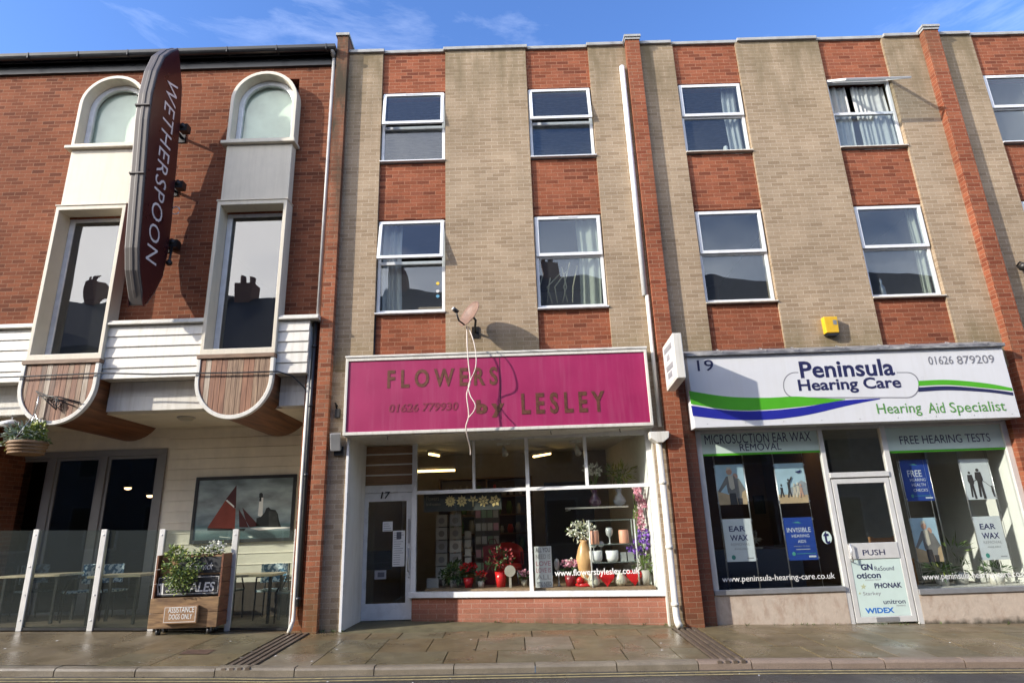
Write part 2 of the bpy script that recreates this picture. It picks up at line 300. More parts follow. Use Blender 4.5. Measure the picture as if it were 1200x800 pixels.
def wood(name, a, b_, scale=3.0, stretch=(1, 14, 14), rough=.6):
    m, t, b = newmat(name); n = t.nodes.new; l = t.links.new
    tc = n('ShaderNodeTexCoord'); mp = n('ShaderNodeMapping'); mp.inputs['Scale'].default_value = stretch; l(tc.outputs['Object'], mp.inputs[0])
    z = n('ShaderNodeTexNoise'); z.inputs['Scale'].default_value = scale; z.inputs['Detail'].default_value = 8; z.inputs['Distortion'].default_value = .6; l(mp.outputs[0], z.inputs[0])
    r = n('ShaderNodeValToRGB'); r.color_ramp.elements[0].position = .32; r.color_ramp.elements[0].color = (*a, 1); r.color_ramp.elements[1].position = .68; r.color_ramp.elements[1].color = (*b_, 1); l(z.outputs[0], r.inputs[0])
    l(r.outputs[0], b.inputs['Base Color']); b.inputs['Roughness'].default_value = rough
    bp = n('ShaderNodeBump'); bp.inputs['Strength'].default_value = .3; bp.inputs['Distance'].default_value = .004; l(z.outputs[0], bp.inputs['Height']); l(bp.outputs[0], b.inputs['Normal'])
    return m

BUFF = brick('buff_brick', [(.275, .20, .130), (.335, .25, .165), (.37, .28, .19), (.31, .23, .15)], (.45, .37, .28), stain=.3, staincol=(.21, .16, .105), top=(8.0, 10.2, .95), topcol=(.155, .12, .07), moss=(4.75, 4.1, .8, (.15, .125, .06)))
BUFF_LOW = brick('buff_brick_low', [(.30, .225, .150), (.40, .31, .215), (.44, .35, .25)], (.48, .41, .32), stain=.2, staincol=(.2, .15, .1), moss=(.35, -.05, .75))
REDP = brick('red_panel_brick', [(.14, .045, .027), (.215, .068, .036), (.25, .080, .042), (.29, .098, .052), (.215, .072, .042)], (.32, .16, .10), stain=.35, staincol=(.16, .06, .035), off=.1)
PIERB = brick('pier_brick', [(.17, .05, .028), (.245, .075, .04), (.28, .095, .05), (.21, .068, .038)], (.30, .17, .11), stain=.4, staincol=(.13, .07, .04), top=(8.9, 10.4, .35), topcol=(.12, .08, .05), moss=(.55, .0, .5, (.14, .09, .05)))
PIERD = brick('weathered_pier_brick', [(.17, .06, .035), (.30, .10, .052), (.34, .13, .07), (.22, .085, .05)], (.30, .2, .135), stain=.45, staincol=(.11, .075, .05), top=(5.6, 8.6, 1.3), topcol=(.07, .055, .038), moss=(1.0, .0, .6, (.15, .10, .04)))
PUBB = brick('pub_brick', [(.11, .04, .024), (.18, .062, .033), (.23, .083, .044), (.20, .069, .036), (.15, .052, .029)], (.25, .14, .09), stain=.35, staincol=(.14, .05, .03), off=.04)
RISER = brick('stall_riser_brick', [(.30, .115, .075), (.36, .15, .10), (.33, .13, .09)], (.40, .24, .18), stain=.25, staincol=(.2, .08, .06), moss=(.32, -.05, .75, (.12, .09, .06)), off=.06)
WHITE = M('white_upvc', (.70, .71, .72), .28, var=.03, dirt=.25, dirtcol=(.45, .43, .38), dscale=6)
WHITEP = M('white_paint', (.66, .635, .575), .45, var=.05, dirt=.5, dirtcol=(.40, .36, .28), dscale=6, dstretch=(2.2, 1, .16), bump=.15)
CREAM = M('cream_render', (.62, .565, .455), .6, var=.05, dirt=.32, dirtcol=(.42, .37, .29), dscale=6, dstretch=(2.2, 1, .16), bump=.2)
CREAMW = M('cream_cladding_paint', (.82, .75, .61), .55, var=.05, dirt=.25, dirtcol=(.36, .32, .25), dscale=2, bump=.1)
SILLD = M('worn_sill', (.62, .58, .5), .6, var=.1, dirt=.5, dirtcol=(.2, .18, .15), dscale=8)
COPE = M('coping_concrete', (.34, .335, .32), .8, var=.15, bump=.4, dirt=.6, dirtcol=(.15, .14, .12), dscale=5, dstretch=(1, 1, 1))
LEAD = M('lead_flashing', (.16, .16, .17), .55, metal=.2, var=.35, vs=9, dirt=.95, dirtcol=(.60, .58, .54), dscale=4, dstretch=(1, 5, 5), bump=.4, bs=14)
BLACKP = M('black_gutter', (.02, .021, .023), .35, var=.2)
GREYP = M('grey_pipe', (.42, .41, .40), .4, var=.12, dirt=.3)
GREYM = M('aluminium', (.42, .42, .42), .38, metal=.6, var=.08, dirt=.2)
ALU_W = M('pale_aluminium', (.70, .69, .66), .4, metal=.25, var=.06, dirt=.25, dirtcol=(.4, .38, .35))
STEEL = M('steel', (.55, .55, .55), .3, metal=.9, var=.08)
MAG = M('magenta_panel', (.305, .012, .085), .5, var=.10, vs=2.5, dirt=.42, dirtcol=(.36, .075, .15), dscale=4.5, dstretch=(2.5, 1, .18))
GOLD = M('faded_gold_lettering', (.13, .045, .028), .5, metal=.2, var=.35, vs=30)
GOLDF = M('faded_gold_ghost_lettering', (.20, .022, .048), .5, var=.3, vs=40)
SIGNW = M('white_sign_panel', (.64, .645, .66), .32, var=.03, vs=2, dirt=.22, dirtcol=(.52, .50, .45), dscale=4, dstretch=(2.5, 1, .2))
NAVY = M('navy_vinyl', (.018, .02, .075), .4, var=.05)
BLUEV = M('blue_vinyl', (.018, .022, .27), .35, var=.05)
GREENV = M('green_vinyl', (.075, .37, .016), .35, var=.05)
GREENT = M('green_text_vinyl', (.10, .27, .06), .4, var=.05)
GREYV = M('grey_vinyl', (.2, .2, .22), .4, var=.05)
PALEG = M('pale_green_film', (.56, .68, .63), .35, var=.04)
BLACK = M('black', (.015, .015, .016), .45, var=.1)
DARKM = M('dark_metal', (.03, .028, .027), .4, metal=.5, var=.2)
MAROON = M('maroon_sign_face', (.055, .012, .012), .3, var=.12, vs=3)
SIGNED = M('bronze_grey_sign_edge', (.085, .072, .066), .5, metal=.1, var=.2, vs=4, stretch=(1, 1, .2))
SILVERT = M('silver_lettering', (.78, .76, .76), .35, metal=.2, var=.05)
PLINTH = M('painted_render_plinth', (.47, .39, .315), .75, var=.10, vs=10, bump=.35, bs=30, dirt=.75, dirtcol=(.30, .20, .14), dscale=7, dstretch=(1, 1, .5), foot=(-.125, -.055))
STONE = M('slab_stone', (.165, .14, .105), .5, var=.2, vs=9, bump=.25, bs=50)
GLS = glass('window_glass', 1.72, (.86, .9, .9), .009, 1.0, haze=.035, hazecol=(.42, .45, .5))
SHOPG = glass('shop_glass', 1.32, (.95, .97, .96), .003, .8)
DOORG = glass('door_glass', 1.45, (.85, .87, .86), .004, .8)
SCRG = glass('screen_glass', 1.42, (.78, .825, .80), .004, .8, haze=.03, hazecol=(.45, .5, .46))
WAVG = glass('old_wavy_glass', 2.2, (.5, .52, .52), .014, 1.1, haze=.03, hazecol=(.4, .42, .42))
WAVG2 = glass('old_plate_glass', 2.2, (.5, .52, .52), .006, 1.0, haze=.03, hazecol=(.4, .42, .42))
FROST = M('frosted_glass', (.40, .44, .40), .12, var=.25, vs=2.2, coat=.6)
CURT = M('white_curtain', (.50, .50, .49), .9, var=.08, vs=12)
CURTC = M('cream_curtain', (.42, .42, .34), .9, var=.08, vs=12)
INTW = M('room_wall', (.42, .38, .32), .9, var=.08)
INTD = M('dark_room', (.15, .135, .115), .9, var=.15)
INTWH = M('white_room_wall', (.74, .74, .70), .8, var=.04)
BROWNW = M('brown_room_wall', (.16, .105, .065), .85, var=.12)
CARPET = M('carpet', (.08, .07, .06), .95, var=.2)
YEL = M('alarm_yellow', (.72, .43, .02), .4, var=.06, dirt=.2)
GREEN1 = M('leaf_green', (.12, .185, .035), .5, var=.35, vs=20)
GREEN2 = M('leaf_dark_green', (.04, .085, .022), .5, var=.35, vs=20)
GREEN3 = M('leaf_yellow_green', (.26, .30, .05), .5, var=.3, vs=20)
SILVL = M('leaf_silver', (.32, .37, .30), .6, var=.25, vs=20)
PETW = M('white_petals', (.8, .8, .72), .6, var=.1)
PETP = M('pink_petals', (.80, .38, .48), .6, var=.25, vs=15)
PETV = M('violet_petals', (.32, .14, .6), .6, var=.25, vs=15)
REDG = M('red_gloss', (.60, .02, .022), .25, var=.12)
PAPER = M('paper', (.74, .74, .72), .7, var=.05)
# ------------------------------------------------------------------ ground, road, kerb, pavement
def strip(name, mat, y0, y1, dz0, dz1, x0=-40, x1=45, step=.5, base=None):
    mb = MB(); n = int((x1-x0)/step)
    for i in range(n):
        a, b = x0+i*step, x0+(i+1)*step
        f = base or (lambda x, y: gz(x, y))
        mb.add([(a, y0, f(a, y0)+dz0), (b, y0, f(b, y0)+dz0), (b, y1, f(b, y1)+dz1), (a, y1, f(a, y1)+dz1)], [(0, 1, 2, 3)])
    return structure(mb.build(name, mat))
KY = -2.06
def wet_mat(name, c0, c1, scale, rlo, rhi, bump, bs, grain=180):
    m, t, b = newmat(name); n = t.nodes.new; l = t.links.new
    g = n('ShaderNodeNewGeometry'); z = n('ShaderNodeTexNoise'); z.inputs['Scale'].default_value = scale; z.inputs['Detail'].default_value = 9; z.inputs['Roughness'].default_value = .62; l(g.outputs['Position'], z.inputs[0])
    r = n('ShaderNodeValToRGB'); r.color_ramp.elements[0].position = .3; r.color_ramp.elements[0].color = (*c0, 1); r.color_ramp.elements[1].position = .7; r.color_ramp.elements[1].color = (*c1, 1); l(z.outputs[0], r.inputs[0])
    sz = n('ShaderNodeTexNoise'); sz.inputs['Scale'].default_value = grain; sz.inputs['Detail'].default_value = 3; l(g.outputs['Position'], sz.inputs[0])
    sr = n('ShaderNodeMapRange'); sr.inputs[1].default_value = .3; sr.inputs[2].default_value = .7; sr.inputs[3].default_value = .72; sr.inputs[4].default_value = 1.3; l(sz.outputs[0], sr.inputs[0])
    mx = n('ShaderNodeMixRGB'); mx.blend_type = 'MULTIPLY'; mx.inputs[0].default_value = 1; l(r.outputs[0], mx.inputs[1]); l(sr.outputs[0], mx.inputs[2]); l(mx.outputs[0], b.inputs['Base Color'])
    w = n('ShaderNodeTexNoise'); w.inputs['Scale'].default_value = 1.7; w.inputs['Detail'].default_value = 6; l(g.outputs['Position'], w.inputs[0])
    rr = n('ShaderNodeMapRange'); rr.inputs[1].default_value = .38; rr.inputs[2].default_value = .62; rr.inputs[3].default_value = rlo; rr.inputs[4].default_value = rhi; l(w.outputs[0], rr.inputs[0]); l(rr.outputs[0], b.inputs['Roughness'])
    bz = n('ShaderNodeTexNoise'); bz.inputs['Scale'].default_value = bs; bz.inputs['Detail'].default_value = 5; l(g.outputs['Position'], bz.inputs[0])
    bp = n('ShaderNodeBump'); bp.inputs['Strength'].default_value = bump; bp.inputs['Distance'].default_value = .01; l(bz.outputs[0], bp.inputs['Height']); l(bp.outputs[0], b.inputs['Normal']); return m
ASPH = wet_mat('wet_asphalt', (.045, .042, .04), (.075, .07, .064), 2.5, .22, .55, .5, 160)
KERBM = wet_mat('wet_kerb_stone', (.15, .125, .09), (.235, .198, .145), 4, .28, .6, .3, 90)
KERBP = wet_mat('pinkish_kerb_stone', (.20, .15, .115), (.27, .205, .155), 4, .3, .6, .3, 90)
CONC = wet_mat('wet_concrete', (.12, .09, .052), (.20, .155, .092), 3.2, .16, .5, .35, 60)
JOINT = M('slab_joint', (.05, .042, .028), .9, var=.3)
MOSS = M('mossy_mortar', (.115, .098, .048), .8, var=.35, vs=8, bump=.5, bs=40, dirt=.5, dirtcol=(.19, .165, .105), dscale=6, dstretch=(1, 1, 1))
SLABS = [wet_mat('wet_slab_%s' % k, a, b, 3.0, .2, .55, .25, 70) for k, a, b in (('tan', (.118, .09, .046), (.19, .148, .078)), ('grey', (.108, .088, .05), (.172, .143, .083)), ('brown', (.11, .08, .042), (.175, .13, .068)), ('pale', (.15, .122, .08), (.215, .178, .122)))]
YELM = M('worn_yellow_paint', (.40, .33, .16), .5, var=.2, vs=6, dirt=.85, dirtcol=(.08, .07, .06), dscale=14, dstretch=(1, 1, 1))
g = MB(); g.add([(-400, -400, -3.2), (400, -400, -3.2), (400, 400, -3.2), (-400, 400, -3.2)], [(0, 1, 2, 3)]); structure(g.build('ground', ASPH))
strip('road', ASPH, -8.6, KY-.13, -.10, -.085)
for k, (y0, w) in enumerate(((-2.315, .05), (-2.435, .05))):
    strip('yellow_line', YELM, y0-w/2, y0+w/2, -.081-.001*k, -.081-.001*k, step=.5)
mb = MB()                                    # kerb stones, each with a softened edge
x = -9.0; k = 0
while x < 13:
    L = R_.choice((.9, .92, .6, .9)); a, b = x+.006, x+L-.006; dz = R_.uniform(-.006, .006)
    prof = [(KY, -.2), (KY, .0), (KY-.10, .0), (KY-.125, -.008), (KY-.14, -.03), (KY-.15, -.2)]
    vs = [(xx, y, gz(xx, KY)+z+dz) for xx in (a, b) for y, z in prof]; n = len(prof)
    mb.add(vs, [tuple(range(n)), tuple(range(2*n-1, n-1, -1))]+[(i, (i+1) % n, n+(i+1) % n, n+i) for i in range(n)], 1 if 4.6 < x+L/2 < 11 and R_.random() < .8 else 0)
    x += L; k += 1
structure(mb.build('kerb', [KERBM, KERBP]))
strip('pavement_bed', JOINT, KY-.11, 6.0, -.022, -.022, -14, 22)
mb = MB()                                    # paving slabs of uneven size
def slab(x0, x1, y0, y1, m, tilt=.002):
    t = [R_.uniform(-tilt, tilt) for _ in range(4)]; q = [(x0, y0), (x1, y0), (x1, y1), (x0, y1)]
    top = [(a, b, gz(a, b)+t[i]) for i, (a, b) in enumerate(q)]; bot = [(a, b, gz(a, b)-.03) for a, b in q]
    mb.add(top+bot, [(0, 1, 2, 3), (0, 4, 5, 1), (1, 5, 6, 2), (2, 6, 7, 3), (3, 7, 4, 0)], m)
DR = (-.93, 4.68)                            # the two slot drains
for x0, x1 in ((-2.6, DR[0]-.19), (DR[0]+.19, DR[1]-.19), (DR[1]+.19, 14)):
    for y0, y1 in ((-2.05, -1.45), (-1.44, -.62), (-.61, -.16)):
        x = x0
        while x < x1-.05:
            w = min(R_.choice((.62, .62, .62, .9, .45)), x1-x)
            if x1-x-w < .25: w = x1-x
            g_ = R_.uniform(.004, .009); slab(x+g_, x+w-g_, y0, y1, R_.choices((0, 1, 2, 3), (5, 4, 4, 1))[0]); x += w
structure(mb.build('pavement', SLABS))
mb = MB()                                    # concrete apron in front of the public house, cut off at a slant
n = 24
for i in range(n):
    y0, y1 = lerp(-2.05, .0, i/n), lerp(-2.05, .0, (i+1)/n)
    for j in range(20):
        def xe(y): return lerp(-2.95, -2.62, 0) + (y+2.05)*.16
        a0, b0 = lerp(-14, xe(y0), j/20), lerp(-14, xe(y0), (j+1)/20); a1, b1 = lerp(-14, xe(y1), j/20), lerp(-14, xe(y1), (j+1)/20)
        mb.add([(a0, y0, gz(a0, y0)), (b0, y0, gz(b0, y0)), (b1, y1, gz(b1, y1)), (a1, y1, gz(a1, y1))], [(0, 1, 2, 3)])
structure(mb.build('path', CONC))
mb = MB()
for x0 in (-2.6,):                           # rough infill between the concrete and the slabs
    mb.add([(-2.96, -2.05, gz(-2.96, -2.05)-.001), (-2.6, -2.05, gz(-2.6, -2.05)-.001), (-2.6, -.16, gz(-2.6, -.16)-.001), (-2.66, -.16, gz(-2.66, -.16)-.001)], [(0, 1, 2, 3)])
mb.add([(-14, -.16, gz(-14)-.006), (-2.6, -.16, gz(-2.6)-.006), (-2.6, .35, gz(-2.6)-.004), (-14, .35, gz(-14)-.004)], [(0, 1, 2, 3)])
for i in range(40):
    a, b = lerp(-2.6, 14, i/40), lerp(-2.6, 14, (i+1)/40); mb.add([(a, -.165, gz(a, -.165)-.003), (b, -.165, gz(b, -.165)-.003), (b, .35, gz(b, .3)-.001), (a, .35, gz(a, .3)-.001)], [(0, 1, 2, 3)])
structure(mb.build('pavement_margin', CONC))
for dx, lab in ((DR[0], 'ribbed cast iron drain channel crossing the pavement from the pub downpipe'), (DR[1], 'ribbed cast iron drain channel crossing the pavement from the white downpipe')):
    o = thing('drain_channel', lab, 'drain', (dx, -1.05, gz(dx, -1.0)), 'drain channels across the pavement')
    b1 = MB(); b2 = MB()
    for i in range(9):
        ya, yb = lerp(-2.2, -.12, i/9), lerp(-2.2, -.12, (i+1)/9)-.006
        for w, off, h, bb in ((.05, -.135, .004, b1), (.05, -.045, .004, b1), (.05, .045, .004, b1), (.05, .135, .004, b1)):
            za, zb = gz(dx, ya)+h, gz(dx, yb)+h; xa, xb = dx+off-w/2, dx+off+w/2
            bb.add([(xa, ya, za), (xb, ya, za), (xb, yb, zb), (xa, yb, zb), (xa, ya, za-.05), (xb, ya, za-.05), (xb, yb, zb-.05), (xa, yb, zb-.05)], [(0, 1, 2, 3), (0, 4, 5, 1), (1, 5, 6, 2), (2, 6, 7, 3), (3, 7, 4, 0)])
    b2.add([(dx-.18, -2.2, gz(dx, -2.2)-.018), (dx+.18, -2.2, gz(dx, -2.2)-.018), (dx+.18, -.1, gz(dx, -.1)-.018), (dx-.18, -.1, gz(dx, -.1)-.018)], [(0, 1, 2, 3)])
    b1.build('grating', M('cast_iron', (.15, .115, .085), .5, metal=.3, var=.25), o); b2.build('channel_bed', BLACK, o)
o = thing('access_cover', 'small rusty square access cover let into the pavement by the left drain', 'cover', (-1.75, -1.35, gz(-1.75, -1.35)))
mb = MB(); x0, y0 = -1.95, -1.5
mb.add([(x0, y0, gz(x0, y0)+.004), (x0+.36, y0, gz(x0+.36, y0)+.004), (x0+.36, y0+.26, gz(x0+.36, y0+.26)+.004), (x0, y0+.26, gz(x0, y0+.26)+.004)], [(0, 1, 2, 3)]); mb.build('lid', M('rusty_lid', (.09, .05, .03), .7, var=.4, vs=12, bump=.5), o)
mb = MB()                                     # scraps on the wet ground
for _ in range(46):
    x, y = R_.uniform(-6, 9.5), R_.choice((R_.uniform(-3.6, -2.3), R_.uniform(-2, -.3))); z = gz(x, y)+(.006 if y > KY else -.085); s = R_.uniform(.006, .02)
    mb.add([(x-s, y-s*.6, z), (x+s, y-s*.4, z+.004), (x+s*.8, y+s*.6, z+.002), (x-s*.6, y+s*.5, z+.006)], [(0, 1, 2, 3)], R_.choice((0, 0, 1)))
gum = MB()                                    # trodden gum and small stains on the slabs
for _ in range(150):
    x, y = R_.uniform(-6.5, 10), R_.uniform(-2.0, -.3); r = R_.uniform(.006, .022); gum.add([(x+r*math.cos(a)*R_.uniform(.7, 1.2), y+r*math.sin(a)*R_.uniform(.7, 1.2), gz(x, y)+.0045) for a in [i*math.pi/4 for i in range(8)]], [tuple(range(8))], R_.choice((0, 0, 1)))
o = gum.build('gum_spots', [M('old_gum', (.25, .23, .19), .7), M('dark_gum', (.035, .032, .028), .6)]); o['kind'] = 'stuff'
wd_ = MB()                                    # weeds and moss tufts along the foot of the walls and in joints
for _ in range(70):
    x = R_.choice((R_.uniform(5.2, 10.4), R_.uniform(.7, 4.6), R_.uniform(-.9, -.3), R_.uniform(4.6, 5.2))); y = R_.uniform(-.03, .03) if not .7 < x < 4.5 else 1.0175-.2083*x-R_.uniform(.01, .05)
    for k in range(R_.randint(3, 8)): wd_.leaf((x+R_.uniform(-.02, .02), y-.01, gz(x, y)), (R_.uniform(-.7, .7), R_.uniform(-.7, .2), R_.uniform(.3, 1)), R_.uniform(.02, .06), R_.uniform(.003, .008), 0)
o = wd_.build('weeds', [M('weed_green', (.08, .11, .03), .7, var=.3)]); o['kind'] = 'stuff'
o = mb.build('litter', [PAPER, M('dead_leaf', (.25, .17, .07), .8)]); o['kind'] = 'stuff'

# ------------------------------------------------------------------ the block of shops with flats above
ZC = 10.40                                    # underside of the coping
SP = [(6.79, 7.93), (9.50, ZC)]               # red panels above the windows of the two storeys
WZ = [(4.98, 6.77), (7.95, 9.49)]             # window openings
def pane_box(mb, x0, x1, z0, z1, y, m=0): return mb.box(x0, x1, y, y+.006, z0, z1, m)
def window(bld, x0, x1, z0, z1, tz, open_deg=0, sill=WHITE, vent=False, gl=None):
    gl = gl or GLS; f = MB(); w = .055
    f.rect_ring(x0+.012, x1-.012, z0+.035, z1-.005, w, .075, .135)
    f.box(x0+.012+w, x1-.012-w, .078, .132, tz-.03, tz+.03)
    fr = f.build('window', WHITE, bld, .006)
    s = MB(); i0 = 0; a, b, c, d = x0+.03, x1-.03, tz+.0, z1-.02
    s.rect_ring(a, b, c, d, .06, .035, .074)
    if vent: s.box((a+b)/2-.17, (a+b)/2+.17, .026, .034, d-.035, d-.012)
    p = MB(); pane_box(p, a+.06, b-.06, c+.06, d-.06, .055)
    if open_deg:
        for q in (s, p): q.rotx(0, .055, d, math.radians(-open_deg))
    s.build('sash', WHITE, fr, .005); p.build('pane', gl, fr)
    p = MB(); pane_box(p, x0+.012+w, x1-.012-w, z0+.035+w, tz-.03, .10); p.build('pane', gl, fr)
    s = MB(); s.prism([(-.028, z0+.002), (-.028, z0+.022), (.074, z0+.034), (.074, z0+.002)], x0+.004, x1-.004, 'x'); s.build('sill', sill, fr)
    return fr
def storey_front(bld, buffs, cols, zb, z17=None):
    for a, b in buffs: MB().box(a, b, 0, .33, zb, ZC).build('wall', BUFF, bld)
    for a, b in cols:
        for z0, z1 in [(zb, WZ[0][0])]+SP: MB().box(a, b, .05, .33, z0, z1).build('spandrel_panel', REDP, bld)
def coping(bld, xs):                          # follows the face in and out
    mb = MB()
    for a, b, y in xs: mb.box(a, b, y, .42, ZC, ZC+.068)
    mb.build('coping', COPE, bld, .008)
def shell(bld, x0, x1, zb):                   # rooms behind the front: floors, back wall, end walls, flat roof
    MB().box(x0+.02, x1-.02, .335, 5.0, ZC-.25, ZC-.02).build('roof', LEAD, bld)
    for z in (4.3, 7.2): MB().box(x0+.02, x1-.02, .335, 4.9, z, z+.25).build('floor', CARPET, bld)
    MB().box(x0+.02, x1-.02, 4.9, 5.1, zb, ZC-.255).build('back_wall', INTW, bld)
    mid = (x0+x1)/2
    for a, b, c, d in ((x0+.02, x0+.14, 4.56, 7.19), (x0+.02, x0+.14, 7.455, ZC-.255), (x1-.14, x1-.02, 4.56, 7.19), (x1-.14, x1-.02, 7.455, ZC-.255), (mid-.06, mid+.06, 4.56, 7.19), (mid-.06, mid+.06, 7.455, ZC-.255)): MB().box(a, b, .335, 4.895, c, d).build('party_wall', INTW, bld)

# --- number 17
B17 = thing('flower_shop_building', 'three storey buff and red brick shop with flats over the magenta fascia', 'building', (2.05, 0, 0), 'units of the brick shopping terrace')
XA, XB = (0.0, 1.215), (2.785, 4.01)
storey_front(B17, [(-.66, 0), (1.215, 2.785), (4.01, 4.735)], [XA, XB], 4.0)
MB().box(-.66, -.37, 0, .33, -.3, 3.998).build('wall', BUFF_LOW, B17); MB().box(4.53, 4.735, 0, .33, -.4, 3.998).build('wall', BUFF_LOW, B17)
m = MB(); m.box(-.87, -.66, -.13, .4, -.3, 10.72); m.build('pier', PIERD, B17)
m = MB(); m.box(-.9, -.64, -.16, 1.6, 10.722, 10.78); m.build('pier_cap', COPE, B17)
MB().box(-.85, -.68, .401, 3.0, 10.0, 10.718).build('parapet_wall', PIERD, B17)
m = MB(); m.box(4.735, 4.995, -.13, .36, -.4, 10.42); m.build('pier', PIERB, B17)
m = MB(); m.box(4.705, 5.025, -.17, .42, 10.471, 10.52); m.box(4.72, 5.01, -.15, .42, 10.422, 10.47); m.build('pier_cap', COPE, B17)
coping(B17, [(-.66, 0.03, -.05), (.031, 1.18, .0), (1.181, 2.82, -.05), (2.821, 3.98, .0), (3.981, 4.704, -.05)])
shell(B17, -.66, 4.735, 2.9)
window(B17, *XA, *WZ[1], 8.73, 7, vent=True); window(B17, *XB, *WZ[1], 8.73, 8)
window(B17, *XA, *WZ[0], 5.95, 11); window(B17, *XB, *WZ[0], 5.98, 0, vent=True)
# --- number 19
B19 = thing('clinic_building', 'three storey buff and red brick shop with flats over the white curved stripe fascia', 'building', (7.75, 0, -.1), 'units of the brick shopping terrace')
XC, XD = (5.67, 6.905), (8.53, 9.785)
storey_front(B19, [(4.998, 5.67), (6.905, 8.53), (9.785, 10.53)], [XC, XD], 3.7)
MB().box(4.998, 5.22, 0, .33, -.4, 3.698).build('wall', brick('shaded_side_brick', [(.15, .06, .04), (.22, .085, .055), (.18, .08, .055)], (.2, .14, .10), stain=.4, moss=(.5, -.1, .7, (.04, .04, .025))), B19)  # strip beside the pier, the pier's shade put into the brick colours
MB().box(10.31, 10.53, 0, .33, -.5, 3.698).build('wall', PIERB, B19)
m = MB(); m.box(10.53, 10.81, -.15, .36, -.5, 10.42); m.build('pier', PIERB, B19)
m = MB(); m.box(10.50, 10.84, -.19, .42, 10.471, 10.52); m.box(10.515, 10.825, -.17, .42, 10.422, 10.47); m.build('pier_cap', COPE, B19)
coping(B19, [(5.026, 5.64, -.05), (5.641, 6.935, 0), (6.936, 8.50, -.05), (8.501, 9.815, 0), (9.816, 10.499, -.05)])
shell(B19, 4.995, 10.53, 2.9)
window(B19, *XC, *WZ[1], 8.76, 0, SILLD); window(B19, *XD, *WZ[1], 8.74, 53, SILLD)
window(B19, *XC, *WZ[0], 5.93, 0, SILLD); window(B19, *XD, *WZ[0], 5.93, 0, SILLD)
# --- the next unit, cut by the frame
B21 = thing('terrace_end_building', 'brick shop unit cut off by the right edge beyond the last red pier', 'building', (13, 0, -.2), 'units of the brick shopping terrace')
XE = (11.55, 12.80)
storey_front(B21, [(10.812, 11.55), (12.80, 14.4)], [XE], 3.7)
MB().box(10.812, 14.4, .1, .33, -.6, 3.698).build('wall', PIERB, B21)
coping(B21, [(10.841, 11.52, -.05), (11.521, 12.83, 0), (12.831, 14.4, -.05)])
shell(B21, 10.81, 14.4, 0)
window(B21, *XE, *WZ[1], 8.74, 0, vent=True); window(B21, *XE, *WZ[0], 5.93, 0)
# downpipe of number 17
m = MB()
pp = [(4.63, -.055, 9.86), (4.63, -.055, 7.5)]
m.tube([(4.63, -.05, 9.86), (4.63, -.05, 5.15)], .052, 10); m.ball((4.63, -.05, 9.86), .052, .052, .03)
m.build('downpipe', WHITE, B17)
m = MB(); m.tube([(4.66, -.06, 5.148), (4.655, -.06, 2.9)], .034, 10); m.build('downpipe', WHITEP, B17)
m = MB(); m.prism([(4.44, 2.80), (4.75, 2.80), (4.735, 2.70), (4.64, 2.63), (4.55, 2.63), (4.455, 2.70)], -.24, -.03, 'y'); hp = m.build('rainwater_hopper', WHITEP, B17, .008)
m = MB(); m.tube([(4.595, -.11, 2.63), (4.60, -.11, .12), (4.60, -.15, .04), (4.60, -.24, .0)], .05, 12)
for z in (2.0, 1.05, .25): m.tube([(4.597, -.11, z), (4.597, -.11, z+.05)], .06, 12)
m.build('downpipe', WHITEP, B17)

# ---------------- ground floor of 17: the window runs back at an angle to a recessed door
FY = .08
LA, LB = 1.0175, -.2083                       # the glass line: y = LA + LB x
def gline(x): return LA+LB*x
def onto_glass(p):                            # laid out flat first, then turned on to the angled line
    x, y, z = p; dx, dy = x-CAM.x, FY-CAM.y; t = (LA+LB*CAM.x-CAM.y)/(dy-LB*dx); return (CAM.x+dx*t, CAM.y+dy*t+(y-FY), CAM.z+(z-CAM.z)*t)
def onto_door(p): k = (.98-CAM.y)/(.39-CAM.y); return (CAM.x+(p[0]-CAM.x)*k, p[1]+.59, CAM.z+(p[2]-CAM.z)*k)
def turned(mb, fn): mb.v = [fn(q) for q in mb.v]; return mb
m = MB(); m.box(.70, 4.43, FY, FY+.08, 2.80, 2.88); m.box(.67, .745, FY, FY+.10, .50, 2.88)
m.box(2.475, 2.535, FY, FY+.08, .45, 2.80); m.box(4.43, 4.52, FY, FY+.10, .37, 2.88); m.box(.745, 2.475, FY, FY+.08, 1.98, 2.035); m.box(2.535, 4.43, FY, FY+.08, 1.98, 2.035)
m.box(1.63, 1.675, FY, FY+.07, 2.035, 2.80); m.box(3.425, 3.475, FY, FY+.07, 2.035, 2.80)
turned(m, onto_glass).build('shopfront_frame', WHITE, B17, .005)
m = MB(); m.prism([(.64, .47), (4.535, .375), (4.535, .455), (.64, .55)], FY-.045, FY+.1, 'y'); turned(m, onto_glass).build('window_sill', WHITE, B17, .006)
m = MB(); m.prism([(.69, -.3), (4.525, -.4), (4.525, .37), (.69, .465)], FY-.002, FY+.12, 'y'); turned(m, onto_glass).build('stall_riser', RISER, B17)
for a, b, c, d in ((.745, 2.475, .55, 1.98), (2.535, 4.43, .46, 1.98), (.745, 1.63, 2.035, 2.80), (1.675, 2.475, 2.035, 2.80), (2.535, 3.425, 2.035, 2.80), (3.475, 4.43, 2.035, 2.80)):
    p = MB(); pane_box(p, a, b, c, d, FY+.03); turned(p, onto_glass).build('shop_window_pane', SHOPG, B17)
MB().box(-.362, -.322, -.03, .02, gz(-.3)-.05, 2.882).build('corner_post', WHITE, B17, .004)
MB().prism([(-.345, .021), (-.322, .021), (-.278, .965), (-.30, .965)], gz(-.3)-.05, 2.882, 'z').build('entrance_reveal', WHITEP, B17)
MB().box(4.505, 4.528, .001, .22, -.2, 2.882).build('entrance_reveal', WHITEP, B17)
